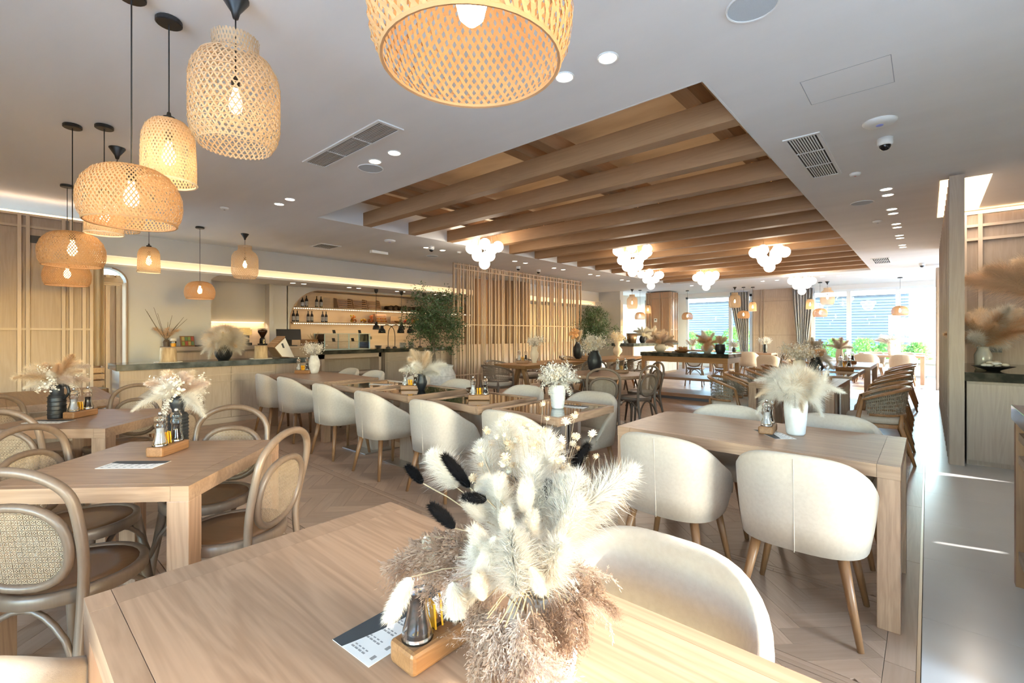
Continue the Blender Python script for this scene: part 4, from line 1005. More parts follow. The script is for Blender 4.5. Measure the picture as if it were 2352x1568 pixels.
# glass cake case
t = thing('cake_case', 'glass cake display case on the dark stone counter', 'display case', (-9.15, 4.95, 1.012))
fm = M()
cfr = mat('case_edge', (.55, .72, .78), .15, .3)
for x in (-.22, .22):
    for y in (-.52, 0, .48): M().box(x-.008, x+.008, y-.008, y+.008, 0, .33).obj('corner_post', cfr, t)
    for z in (.004, .326): M().box(x-.008, x+.008, -.512, .472, z-.004, z+.006).obj('edge_rail', cfr, t)
for x0, x1, y0, y1, z0, z1 in ((.218, .222, -.51, .47, .01, .32), (-.222, -.218, -.51, .47, .01, .32), (-.21, .21, -.522, -.518, .01, .32), (-.21, .21, .478, .482, .01, .32), (-.21, .21, -.51, .47, .33, .334), (-.19, .19, -.50, .46, .16, .165)):
    M().box(x0, x1, y0, y1, z0, z1).obj('glass_pane', pane_m, t)
def card(label, x, y, z): M().hexa([(x, y-.03, z), (x+.008, y-.03, z), (x+.008, y+.03, z), (x, y+.03, z), (x-.03, y-.03, z+.07), (x-.022, y-.03, z+.07), (x-.022, y+.03, z+.07), (x-.03, y+.03, z+.07)]).obj('price_card', blackm, label=label, cat='card', group='black price cards')
card('black price card on top of cake case, left', -9.1, 4.72, 1.348); card('black price card on top of cake case, right', -9.1, 5.30, 1.348)
card('black price card inside cake case, left', -9.0, 4.66, 1.18); card('black price card inside cake case, right', -9.0, 5.08, 1.18)
# till monitor, wheat, boxes
t = thing('till_monitor', 'black till monitor seen from behind', 'monitor', (-9.3, 3.90, 1.10)); M().hexa([(.0, -.24, .12), (.03, -.24, .12), (.03, .22, .12), (.0, .22, .12), (-.05, -.23, .33), (-.02, -.23, .33), (-.02, .23, .33), (-.05, .23, .33)]).obj('screen', blackm, t); M().box(-.05, .0, -.05, .05, 0, .16).obj('stand', blackm, t); M().box(-.12, .08, -.12, .12, 0, .015).obj('foot', blackm, t)
t = thing('wooden_chest', 'brown wooden chest beside the till', 'box', (-9.28, 4.28, 1.10)); M().box(-.12, .12, -.12, .12, 0, .10).obj('body', teak, t); M().box(-.125, .125, -.125, .125, .10, .125).obj('lid', teak, t); M().box(.12, .13, -.05, .05, .03, .07).obj('clasp', blackm, t)
# house shaped gift box and logs on low counter
t = thing('gift_box', 'tilted house-shaped box with brown roof and white gable on low counter', 'box', (-8.05, 3.20, .937), R(8))
M().hexa([(-.12, -.02, .02), (.12, -.02, .02), (.12, .20, .0), (-.12, .20, .0), (-.12, -.14, .18), (.12, -.14, .18), (.12, .04, .34), (-.12, .04, .34)]).obj('body', wood('gift_box_brown', (.30, .18, .09), (.24, .14, .07), 'X'), t)
M().hexa([(.121, -.01, .03), (.130, -.01, .03), (.130, .20, .01), (.121, .20, .01), (.121, -.13, .18), (.130, -.13, .18), (.130, .04, .335), (.121, .04, .335)]).obj('gable', paper, t)
M().hexa([(.131, .0, .17), (.133, .0, .17), (.133, .03, .17), (.131, .03, .17), (.131, -.03, .24), (.133, -.03, .24), (.133, .0, .25), (.131, .0, .25)]).obj('label', slate_p, t)
for k in range(6): M().hexa([(-.125, -.15+.035*k, .18+.03*k), (.118, -.15+.035*k, .18+.03*k), (.118, -.125+.035*k, .205+.03*k), (-.125, -.125+.035*k, .205+.03*k), (-.125, -.155+.035*k, .19+.03*k), (.118, -.155+.035*k, .19+.03*k), (.118, -.13+.035*k, .215+.03*k), (-.125, -.13+.035*k, .215+.03*k)]).obj('roof_slat', wood('gift_roof', (.45, .25, .12), (.38, .2, .09), 'X'), t)
for y, lb in ((1.69, 'left'), (2.92, 'right')):
    m = M()
    for k in range(22): a = 2*PI*k/22; m.ball((.15*math.cos(a), .15*math.sin(a), .006), .02, 6, 4, (1, 1, .3))
    mt = thing('lace_mat', 'white scalloped lace mat under the %s log stump' % lb, 'mat', (-8.03, y, .936)); M().lathe([(.15, 0), (.15, .006)], 24).obj('disc', paper, mt); mm = m.obj('scallop_edge', paper, mt, kind='stuff')
    t = thing('log_stump', '%s pale debarked log stump on low stone counter' % lb, 'log', (-8.03, y, .944)); rn = random.Random(int(y*10)); pf = []
    M().lathe([(.105, 0), (.1, .05), (.098, .15), (.095, .205)], 14).obj('log', noisy('log_bark_'+lb, (.42, .29, .17), (.62, .48, .31), 9, .8, stretch=(3, 3, .5)), t, smooth=True); M().lathe([(.094, .2052), (.001, .207)], 14).obj('cut_face', noisy('log_cut_'+lb, (.66, .50, .32), (.58, .40, .24), 12, .7), t)
# coffee grinder, machine, tea box, tray, jars
t = thing('coffee_grinder', 'black coffee grinder with dark bean hopper', 'grinder', (-9.6, 3.52, 1.121))
M().box(-.08, .08, -.06, .06, 0, .03).obj('base', blackm, t); M().lathe([(.055, .03), (.05, .12), (.03, .15)], 16).obj('motor', blackm, t, smooth=True); M().box(.05, .07, -.02, .02, .03, .12).obj('spout', steel, t)
M().lathe([(.03, .15), (.085, .25), (.085, .29), (.001, .30)], 18).obj('hopper', mat('bean_hopper', (.03, .012, .006), .1), t, smooth=True); M().lathe([(.088, .30), (.09, .31), (.001, .325)], 18).obj('lid', steel, t)
t = thing('coffee_machine', 'dark coffee machine half hidden behind pampas', 'machine', (-9.7, 3.10, 1.121)); M().box(-.16, .14, -.22, .22, 0, .05).obj('drip_tray', blackm, t); M().box(-.16, .0, -.22, .22, .05, .30).obj('body', blackm, t); M().box(.0, .13, -.22, .22, .19, .30).obj('group_head', steel, t); M().box(-.15, .1, -.2, .2, .3005, .33).obj('cup_rail', steel, t)
t = thing('tea_box', 'open tea box with rows of coloured sachets', 'box', (-9.62, 2.30, 1.121)); M().hexa([(-.02, -.10, 0), (.04, -.10, 0), (.04, .10, 0), (-.02, .10, 0), (-.08, -.10, .18), (-.02, -.10, .18), (-.02, .10, .18), (-.08, .10, .18)]).obj('case', holderw, t)
tc = [(.25, .33, .08), (.45, .1, .06), (.5, .38, .12), (.15, .25, .12)]
for r in range(2):
    for k in range(4):
        y = -.085+.045*k; z0, z1 = (.02, .085) if r == 0 else (.10, .165)
        M().hexa([(.036-.06*z0/.18+.006, y, z0), (.044-.06*z0/.18+.006, y, z0), (.044-.06*z0/.18+.006, y+.038, z0), (.036-.06*z0/.18+.006, y+.038, z0), (.036-.06*z1/.18+.006, y, z1), (.044-.06*z1/.18+.006, y, z1), (.044-.06*z1/.18+.006, y+.038, z1), (.036-.06*z1/.18+.006, y+.038, z1)]).obj('sachet_row', mat('tea_%d%d' % (r, k), tc[(k+2*r) % 4], .6), t)
t = thing('serving_tray', 'black tray with plates on the coffee counter', 'tray', (-9.58, 2.58, 1.121)); M().box(-.14, .14, -.17, .17, 0, .014).obj('tray', blackm, t); M().lathe([(.07, .015), (.10, .026), (.001, .027)], 20, (0, -.05, 0)).obj('plate', steel, t); M().lathe([(.05, .015), (.06, .07), (.055, .07)], 18, (.02, .09, 0)).obj('pot', blackm, t)
t = thing('spice_jar', 'small glass jar with yellow contents on coffee counter', 'jar', (-9.55, 2.08, 1.121)); M().lathe([(.04, 0), (.042, .09), (.03, .10)], 14).obj('glass', pane_m, t); M().lathe([(.038, .002), (.039, .06)], 12).obj('contents', sachet, t); M().lathe([(.042, .10), (.042, .14)], 14).obj('lid', paper, t)
# heat lamps on bar
def heat_pend(label, y, zt=2.45, zb=1.44, x=-10.3):
    t = thing('heat_lamp', label, 'lamp', (x, y, 0), 0, 'black bar pendants')
    M().lathe([(.02, zt-.10), (.045, zt-.06), (.05, zt)], 14).obj('ceiling_rose', blackm, t); M().tube([(0, 0, zt-.05), (0, 0, zb+.20)], .006, 6).obj('cord', blackm, t)
    M().lathe([(.085, zb), (.088, zb+.02), (.075, zb+.08), (.04, zb+.125), (.035, zb+.19), (.02, zb+.2)], 18).obj('shade', mat('lamp_black_gloss', (.012, .012, .014), .22), t, smooth=True)
heat_pend('black pendant heat lamp over the bar, left', 6.446); heat_pend('black pendant heat lamp over the bar, middle', 7.20); heat_pend('black pendant heat lamp over the bar, right, behind the olive tree', 7.93); heat_pend('black pendant heat lamp over the bar, farthest, behind the slats', 8.9)
def arm_lamp(label, y, dy):
    t = thing('arm_lamp', label, 'lamp', (-9.25, y, 1.012), 0, 'black arched bar lamps')
    M().lathe([(.05, 0), (.05, .015), (.016, .03)], 16).obj('base', blackm, t); M().tube(catmull([(0, 0, .01), (0, 0, .3), (0, dy*.15, .46), (0, dy*.55, .53), (0, dy*.9, .50)], 5), .009, 6).obj('arm', blackm, t, smooth=True)
    M().lathe([(.085, 0), (.075, .07), (.04, .11), (.035, .16), (.015, .17)], 18, (0, dy*.95, .34)).obj('shade', mat('arm_lamp_gloss', (.012, .012, .014), .22), t, smooth=True)
arm_lamp('black arched lamp standing on bar, leaning left', 6.28, -.36); arm_lamp('black arched lamp standing on bar, leaning right', 6.10, .36); arm_lamp('black arched lamp standing on bar near the olive tree', 7.0, -.3)
for k, (y, n, c) in enumerate(((5.95, 3, (.16, .18, .22)), (6.62, 6, (.78, .78, .78)), (6.86, 6, (.76, .76, .76)))):
    t = thing('plate_stack', ['stack of dark boxes on bar beside arched lamp', 'stack of white plates on bar, left', 'stack of white plates on bar, right'][k], 'plates', (-9.42, y, 1.012))
    for q in range(n): M().lathe([(.05, .0), (.085, .016), (.09, .018), (.05, .006)], 20, (0, 0, .019*q)).obj('plate', mat('plate_%d' % k, c, .3), t, smooth=True)
# things on the niche shelves
bm_ = mat('bottle_black', (.012, .010, .012), .12); bl = mat('bottle_label', (.32, .33, .38), .6)
bt = thing('wine_bottle', 'x', 'bottle'); M().lathe([(.036, 0), (.037, .01), (.037, .15), (.030, .18), (.013, .21), (.0125, .265), (.014, .27), (.001, .272)], 16).obj('glass', bm_, bt, smooth=True); M().lathe([(.0375, .03), (.0375, .13)], 16, cap=False).obj('label', bl, bt); bt = Proto(bt)
for k, y in enumerate((4.99, 5.09, 5.34, 5.45)): bt('dark bottle on upper niche shelf, %s from the left' % ['first', 'second', 'third', 'fourth'][k], (-11.17, y, 1.986), 0, 'bottles in the bar niche', (1, 1, .82) if k == 0 else 1.0)
for k, y in enumerate((4.78, 4.87, 5.13, 5.22, 5.49, 5.58)): bt('dark bottle on lower niche shelf, %s from the left' % ['first', 'second', 'third', 'fourth', 'fifth', 'sixth'][k], (-11.17, y, 1.626), 0, 'bottles in the bar niche', .98)
def slat_crate(label, x, y, z):
    t = thing('slatted_crate', label, 'crate', (x, y, z), 0, 'slatted crates in the bar niche')
    for s in (-1, 1): M().hexa([(-.12, s*.19-.01, 0), (.14, s*.19-.01, 0), (.14, s*.19+.01, 0), (-.12, s*.19+.01, 0), (-.12, s*.19-.01, .27), (.04, s*.19-.01, .24), (.04, s*.19+.01, .24), (-.12, s*.19+.01, .27)]).obj('side', oak['Z'], t)
    for k in range(4): M().hexa([(.13-.027*k, -.18, .03+.055*k), (.142-.027*k, -.18, .03+.055*k), (.142-.027*k, .18, .03+.055*k), (.13-.027*k, .18, .03+.055*k), (.118-.027*k, -.18, .06+.055*k), (.13-.027*k, -.18, .06+.055*k), (.13-.027*k, .18, .06+.055*k), (.118-.027*k, .18, .06+.055*k)]).obj('slat', oak['Y'], t)
    M().box(-.12, .13, -.18, .18, .0, .012).obj('bottom', oak['Y'], t)
for k, y in enumerate((6.08, 6.50, 6.92)): slat_crate('pale slatted crate on upper niche shelf, %s of three' % ['left', 'middle', 'right'][k], -11.25, y, 1.986)
rn = random.Random(8)
for k in range(9):
    y = 7.42+.17*k; M().tube([(-11.38, y, 2.05+rn.uniform(0, .05)), (-11.2, y+rn.uniform(-.05, .05), 2.055), (-11.06, y+rn.uniform(-.08, .08), 2.05)], [.055, .06, .05], 8).obj('dark_log', noisy('bark_dark_%d' % k, (.035, .022, .015), (.10, .065, .04), 14, .9), label='dark log lying on upper niche shelf, %s from the left' % ['first', 'second', 'third', 'fourth', 'fifth', 'sixth', 'seventh', 'eighth', 'ninth'][k], cat='log', group='dark logs on the upper niche shelf')
fr_c = [(.45, .12, .03), (.55, .3, .02), (.5, .14, .05)]
for k, (y, n, hgt) in enumerate(((6.34, 16, .19), (6.62, 10, .09), (6.84, 16, .19))):
    t = thing('fruit_jar', ['tall jar of orange-brown dried fruit on lower niche shelf', 'small dish of yellow fruit on lower niche shelf', 'jar of red and yellow dried fruit on lower niche shelf'][k], 'fruit', (-11.2, y, 1.626))
    M().lathe([(.05, 0), (.07, .02), (.072, hgt*.5), (.068, hgt*.5)], 14).obj('dish', pane_m, t)
    for q in range(n): M().ball((rn.uniform(-.05, .05), rn.uniform(-.06, .06), .03+rn.uniform(0, hgt-.03)), rn.uniform(.02, .03), 7, 5).obj('fruit_piece', mat('dried_fruit_%d%d' % (k, q % 3), tuple(v*rn.uniform(.8, 1.2) for v in fr_c[(k+q % 2) % 3]), .5), t, smooth=True)
t = thing('fruit_crate', 'tilted wooden crate of orange fruit on lower niche shelf', 'crate', (-11.22, 7.15, 1.626)); M().hexa([(-.08, -.17, 0), (.1, -.17, 0), (.1, .15, 0), (-.08, .15, 0), (-.14, -.15, .24), (.02, -.17, .25), (.02, .17, .25), (-.14, .15, .24)]).obj('box', oak['Y'], t)
for q in range(18): M().ball((.075-.011*(q//6)*3.4+.02, -.13+.05*(q % 6), .05+.07*(q//6)), .024, 7, 5).obj('fruit_piece', mat('crate_fruit_%d' % (q % 3), [(.5, .16, .02), (.55, .28, .03), (.35, .09, .02)][q % 3], .5), t, smooth=True)
t = thing('vegetable_tray', 'tray of red, yellow and green vegetables on lower niche shelf', 'tray', (-11.2, 8.35, 1.626)); M().box(-.12, .12, -.42, .42, 0, .03).obj('tray', teak, t)
for q in range(16): M().ball((rn.uniform(-.06, .07), -.37+.05*q, .07+rn.uniform(-.01, .04)), rn.uniform(.035, .05), 8, 6).obj('vegetable', mat('veg_%d' % q, [(.5, .03, .02), (.6, .38, .02), (.2, .3, .04), (.55, .15, .05)][q % 4], .35), t, smooth=True)
t = thing('bread_board', 'wooden bowl and board on lower niche shelf', 'bowl', (-11.2, 7.70, 1.626)); M().lathe([(.03, 0), (.09, .04), (.1, .075), (.09, .07)], 18).obj('bowl', teak, t); M().box(-.16, -.14, -.14, .14, 0, .2).obj('board', oak['Z'], t)
for k, y in enumerate((6.83, 7.03)): M().box(-11.52, -11.505, y-.035, y+.035, 1.18, 1.26).obj('wall_socket', blackm, label='black socket on niche back wall, %s' % ['left', 'right'][k], cat='socket')

# slat screen beside the bar
t = thing('slat_screen', 'tall oak slat screen from floor to ceiling between bar and tables', 'screen', (-7.9, 0, 0))
rn = random.Random(11); ys = [6.90, 7.02, 7.08, 7.18, 7.30, 7.36, 7.44, 7.52, 7.645, 7.775, 7.835, 7.885, 8.03, 8.10, 8.24, 8.35, 8.49, 8.54, 8.76, 8.94]
y = 9.0
while y < 12.0: ys.append(y); y += rn.choice((.07, .07, .10, .13, .16))
ys.append(12.0)
sme = M().box(-.014, .022, -.016, .016, .012, 2.93).mesh('slat', slatw)
for y in ys: link('slat', sme, t, loc=(0, y, 0))
for z in (2.90, 2.80, 1.545, .40): M().box(.022, .034, 6.88, 12.02, z-.012, z+.012).obj('rail', slatw, t)
M().box(-.05, .05, 6.88, 12.02, 0, .012).obj('floor_plate', slatw, t)
lamp('screen_wash', 'AREA', (-8.05, 9.45, 2.97), (0, 0, 0), 3, (1, .70, .44), shape='RECTANGLE', size=.05, size_y=5)
# curved oak front behind the screen, wine rack kiosk
m = M(); n = 26; pts = []
for k in range(n+1):
    u = k/n; y = 7.6+5.2*u; x = -8.75+.32*math.sin(PI*min(1, u*1.25)); pts.append((x, y))
for x, y in pts: m.v += [(x, y, 0), (x, y, 1.07)]
m.f += [(2*i, 2*i+2, 2*i+3, 2*i+1) for i in range(n)]
o = m.obj('curved_counter_front', wood('pale_curved_panel', (.66, .52, .42), (.58, .44, .34), 'Z', contrast=.5), smooth=True, label='low pale curved oak counter front behind slat screen', cat='counter'); s2 = o.modifiers.new('t', 'SOLIDIFY'); s2.thickness = .03
t = thing('wine_kiosk', 'rounded dark oak kiosk with bottle rack behind slat screen', 'kiosk', (-9.45, 10.5, 0))
m = M(); n = 20; P_ = [(.5*math.sin(PI*k/n)-.05, -.95+1.9*k/n) for k in range(n+1)]
for x, y in P_: m.v += [(x, y, 0), (x, y, 2.88)]
m.f += [(2*i, 2*i+2, 2*i+3, 2*i+1) for i in range(n)]
o = m.obj('curved_shell', slatw, t, smooth=True); s2 = o.modifiers.new('t', 'SOLIDIFY'); s2.thickness = .04
for k in range(0, 20): x, y = P_[k]; M().box(x+.005, x+.03, y-.012, y+.012, 0, 2.88).obj('flute', slatw, t)
M().box(-.05, .05, -1.45, -1.0, 0, 2.88).obj('rack_panel', honey['Z'], t)
for k in range(7): M().box(.05, .12, -1.42, -1.03, 1.1+.12*k, 1.12+.12*k).obj('rack_shelf', honey['Y'], t)
lamp('kiosk_glow', 'POINT', (-8.8, 9.3, 2.75), (0, 0, 0), 2, (1, .62, .3), shadow_soft_size=.1)

# island with dark stone top
t = thing('stone_island', 'oak console island with dark stone top and open shelves in room middle', 'island', (-3.72, 9.75, 0))
M().box(-.90, .90, -.42, .40, .87, .95).obj('stone_top', stone, t, bevel=.004); M().box(-.88, .88, -.40, .38, .76, .87).obj('apron', honey['X'], t)
for x in (-.84, .84):
    for y in (-.36, .34): M().box(x-.04, x+.04, y-.04, y+.04, .1 if 0 else 0, .76).obj('leg', honey['Z'], t, bevel=.003)
M().box(-.88, .88, -.40, .38, .40, .45).obj('shelf', oak['X'], t, bevel=.003); M().box(-.88, .88, -.40, .38, .06, .13).obj('bottom_shelf', oak['X'], t, bevel=.003)
M().box(-.84, .84, -.36, .34, 0, .06).obj('plinth', mat('plinth_blue_grey', (.16, .18, .22), .5), t)
# right counter by partition, right edge cabinet
t = thing('stone_sideboard', 'oak sideboard with polished dark stone top by the partition, right', 'sideboard', (1.3, 7.7, 0))
M().box(-1.015, 1.6, -1.02, 1.02, .86, .95).obj('stone_top', stone, t, bevel=.003); M().box(-1.0, 1.6, -.97, 1.0, 0, .86).obj('body', oakp['Z'], t)
for k in range(4): M().box(-.995+.65*k, -.995+.65*k+.64, -.985, -.97, .05, .83).obj('door', oakp['Z'], t)
t = thing('edge_cabinet', 'oak cabinet with polished stone top cut by right frame edge', 'cabinet', (.78, 3.1, 0))
M().box(-.44, .5, -.62, .62, .88, .96).obj('stone_top', mat('pale_polished_stone', (.34, .33, .33), .06), t, bevel=.003)
for x in (-.40, .45):
    for y in (-.57, .57): M().box(x-.03, x+.03, y-.03, y+.03, 0, .88).obj('leg', walnut, t)
M().box(-.36, .46, -.58, .58, .2, .86).obj('body', oak['Z'], t)
for z in (.80, .68, .17): M().box(-.42, -.38, -.54, .54, z-.02, z+.02).obj('rail', oakp['Y'], t)
M().box(-.43, .48, -.60, -.58, .12, .17).obj('foot_rail', oakp['X'], t)
t = thing('oyster_plate', 'black footed plate of pale shells on dark stone sideboard', 'plate', (.52, 7.1, .951)); M().lathe([(.05, 0), (.06, .01), (.16, .045), (.17, .05), (.06, .02)], 24).obj('plate', blackm, t, smooth=True)
for q in range(14): a = q*2.4; M().ball((.10*math.cos(a)*(q % 3+1)/3, .10*math.sin(a)*(q % 3+1)/3, .06+.01*(q % 4)), .034, 8, 5, (1, .8, .45)).obj('shell', creamc if q % 2 else paper, t, smooth=True)
M().box(.55, .72, 8.735, 8.744, 1.10, 1.22).obj('wall_sign', blackm, label='small black plate on lattice wall behind pampas', cat='plate')
# far counter under the window column
t = thing('far_counter', 'far white panelled counter with grey stone top behind round table', 'counter', (-7.0, 14.7, 0)); M().box(-.38, .38, -1.75, 1.6, .95, 1.04).obj('stone_top', stoneb, t); M().box(-.34, .34, -1.71, 1.56, 0, .95).obj('body', oakp['Z'], t)
wt = mat('white_tile', (.74, .76, .78), .3)
for k in range(9):
    for r in range(3): M().box(.34, .352, -1.70+.36*k, -1.70+.36*k+.352, .06+.295*r, .06+.295*r+.285).obj('tile', wt, t)
for r in range(3): M().box(-.33, .33, -1.722, -1.71, .06+.295*r, .06+.295*r+.285).obj('end_panel', oakp['Z'], t)
t = thing('wine_bucket', 'brown metal bucket on the far counter', 'bucket', (-7.0, 13.55, 1.042)); M().lathe([(.14, 0), (.17, .30), (.16, .30), (.13, .02)], 20).obj('bucket', mat('bronze', (.30, .20, .13), .35, .8), t, smooth=True); M().lathe([(.172, .29), (.178, .30), (.172, .31)], 20).obj('rim', steel, t)
t = thing('dark_card_holder', 'small dark card holder on the far counter', 'holder', (-7.0, 13.15, 1.042)); M().hexa([(-.02, -.08, 0), (.05, -.08, 0), (.05, .08, 0), (-.02, .08, 0), (-.06, -.08, .2), (-.04, -.08, .2), (-.04, .08, .2), (-.06, .08, .2)]).obj('card', slate_p, t); M().box(-.04, .06, -.07, .07, -.0, .01).obj('base', blackm, t)
# wood clad column near the far windows
cl = M().box(-8.45, -7.45, 17.55, 18.3, 0, 2.96).obj('wall_column_far', wood('column_oak', (.50, .31, .19), (.42, .25, .15), 'Z'), kind='structure')
for x in (-8.42, -8.30, -8.22, -7.85, -7.75, -7.48): M().box(x-.018, x+.018, 17.525, 17.55, 0, 2.96).obj('batten', slatw, cl)
for y in (17.6, 17.75, 18.05, 18.25): M().box(-7.45, -7.425, y-.018, y+.018, 0, 2.96).obj('batten', slatw, cl)
for z in (2.72, 1.5): M().box(-8.45, -7.45, 17.527, 17.55, z-.015, z+.015).obj('rail', slatw, cl); M().box(-7.45, -7.427, 17.55, 18.3, z-.015, z+.015).obj('rail', slatw, cl)
t = thing('thermostat', 'white thermostat on wood clad column', 'thermostat', (-8.03, 17.548, 1.86)); M().box(-.06, .06, -.02, 0, -.07, .07).obj('case', white_p, t); M().box(-.035, .035, -.024, -.02, 0, .04).obj('display', blackm, t)
# curtains
curtain('curtain', curt, -5.80, -5.10, FY-.18, FY-.18, .05, 2.95, .05, 7, 'grey tied-back curtain right of the left far window', 'curtain', gather=.62, tilt=.92, group='grey curtains')
curtain('curtain', curt, -3.66, -3.0, FY-.18, FY-.18, .05, 2.95, .05, 7, 'grey tied-back curtain left of the right far window', 'curtain', gather=.62, tilt=.45, group='grey curtains')
curtain('curtain', curt, -9.0, -8.45, 18.6, 18.6, .05, 2.75, .05, 6, 'dark grey curtain hanging beside the wood clad column', 'curtain', gather=.3, tilt=.3, group='grey curtains')
# crates by the corridor
for k, (z, a) in enumerate(((0, 0), (.30, .1), (.60, -.08))):
    t = thing('wooden_crate', 'dark brown wooden crate by the corridor arch, %s of the pile' % ['bottom', 'middle', 'top'][k], 'crate', (-8.9, .85, z), a, 'dark crates by the corridor')
    for s in (-1, 1):
        for q in range(3): M().box(-.28, .28, s*.24-.01, s*.24+.01, .02+.09*q, .09+.09*q).obj('slat', teak, t); M().box(s*.27-.01, s*.27+.01, -.229, .229, .02+.09*q, .09+.09*q).obj('slat', teak, t)
    M().box(-.26, .26, -.228, .228, 0, .02).obj('bottom', teak, t)

# olive trees
def olive(label, x, y, z0, H, W, seed, potr, poth, plabel):
    rn = random.Random(seed)
    p = thing('plant_pot', plabel, 'pot', (x, y, 0)); k = poth
    M().lathe([(potr*.6, 0), (potr*.8, k*.15), (potr, k*.5), (potr*.97, k*.7), (potr*.82, k*.9), (potr*.84, k*.96), (potr*.86, k), (potr*.78, k), (potr*.75, k*.9)], 30).obj('pot', whitec, p, smooth=True)
    for q in range(5): mm = M(); ringo(mm, potr*(.99-.012*abs(q-2)), k*(.3+.1*q), .008, 30); mm.obj('ridge', whitec, p, smooth=True)
    M().lathe([(potr*.76, k*.88), (.001, k*.885)], 24).obj('soil', soil, p)
    t = thing('olive_tree', label, 'tree', (x, y, poth*.885))
    ends = []
    stems = [(rn.uniform(-.08, .08), rn.uniform(-.08, .08)) for _ in range(3)]
    Ht = H-poth*.885
    for sx, sy in stems:
        a = rn.uniform(0, 2*PI); lean = rn.uniform(.05, .14); pts = [(sx, sy, -.03)]
        for i in range(1, 6): u = i/5; pts.append((sx+lean*math.cos(a)*u+rn.uniform(-.02, .02), sy+lean*math.sin(a)*u+rn.uniform(-.02, .02), Ht*.62*u))
        M().tube(catmull(pts, 3), [.026-.0012*i for i in range(16)], 7).obj('trunk', bark, t, smooth=True)
        ends.append(pts)
    lv = M(); br = M()
    for b in range(70):
        pts = rn.choice(ends); i = rn.choice((2, 3, 3, 4, 4, 5, 5)); o = Vector(pts[i])
        zt = rn.uniform(.18, 1.0)*Ht; zt = max(zt, o.z-.1*Ht)
        hh = zt/Ht; rad = W/2*(math.sin(PI*min(1, max(.08, (hh-.12)/.95)))**.55)*rn.uniform(.5, 1.1)*(1-.25*hh)*1.25
        a = rn.uniform(0, 2*PI); e = Vector((rad*math.cos(a), rad*math.sin(a), zt)); mid = o.lerp(e, .5)+Vector((0, 0, .08))
        path = catmull([o, mid, e], 4); br.tube(path, [.008-.0007*q for q in range(len(path))], 5)
        for L in range(105):
            u = rn.random()**.6; q = path[min(len(path)-1, int(u*len(path)))]
            c = q+Vector((rn.gauss(0, .055), rn.gauss(0, .055), rn.gauss(0, .055)))
            d = Vector((rn.gauss(0, 1), rn.gauss(0, 1), rn.gauss(.25, .7))).normalized(); s = d.orthogonal().normalized(); s.rotate(Matrix.Rotation(rn.uniform(0, 6.3), 3, d))
            l, w_ = rn.uniform(.05, .085), rn.uniform(.007, .011)
            bb = len(lv.v); lv.v += [tuple(c), tuple(c+d*l*.5+s*w_), tuple(c+d*l), tuple(c+d*l*.5-s*w_)]; lv.f.append((bb, bb+1, bb+2, bb+3))
    br.obj('branches', bark, t, kind='stuff'); lv.obj('foliage', green, t, kind='stuff')
olive('olive tree left of the slat screen in big white pot', -7.68, 6.25, 0, 2.33, 1.45, 4, .40, .68, 'large ribbed white pot of the olive tree left of the screen')
olive('olive tree beyond right end of slat screen', -7.62, 12.35, 0, 2.15, 1.3, 9, .36, .62, 'white pot of the olive tree beyond slat screen')

# ---- outside
M().box(-60, 60, 19.8, 90, -.4, -.3).obj('ground_outside', noisy('paving_outside', (.55, .55, .53), (.62, .62, .60), 1, .9), kind='structure')
M().box(3.4, 60, -60, 19.8, -.4, -.3).obj('ground_outside_right', noisy('paving_outside_right', (.5, .5, .48), (.58, .57, .55), 1, .9), kind='structure')
M().box(-60, 3.4, -60, -3.8, -.4, -.3).obj('ground_outside_back', noisy('paving_outside_back', (.5, .5, .48), (.58, .57, .55), 1, .9), kind='structure')
t = thing('shed_building', 'blue grey building with horizontal siding and wavy roof outside windows', 'building', (-5.2, 26, -.3))
sid = mat('siding_blue_grey', (.10, .115, .135), .6)
M().box(-7, 4.6, .06, 4, 0, 3.35).obj('wall', mat('siding_dark', (.04, .06, .09), .6), t)
for k in range(26): M().hexa([(-7, .0, .125*k), (4.6, .0, .125*k), (4.6, .06, .125*k), (-7, .06, .125*k), (-7, .045, .125*k+.11), (4.6, .045, .125*k+.11), (4.6, .06, .125*k+.11), (-7, .06, .125*k+.11)]).obj('siding_board', sid, t)
m = M(); n = 96
for i in range(n+1):
    x = -7.2+12.0*i/n; z = 3.62+.05*math.sin(i*2*PI/4); m.v += [(x, -.35, z), (x, 4.2, z+.4)]
m.f += [(2*i, 2*i+2, 2*i+3, 2*i+1) for i in range(n)]
o = m.obj('corrugated_roof', mat('roof_sheet', (.45, .48, .5), .5), t, smooth=True); s2 = o.modifiers.new('t', 'SOLIDIFY'); s2.thickness = .03
M().box(-7.1, 4.7, -.3, -.22, 3.35, 3.52).obj('gutter', white_p, t)
M().box(.2, 12, 30, 30.2, -.3, 2.2).obj('garden_wall', mat('pale_wall', (.75, .75, .73), .8), label='pale garden wall outside the right window', cat='wall')
lf_g = fibre('garden_leaf', (.16, .30, .07), .5)
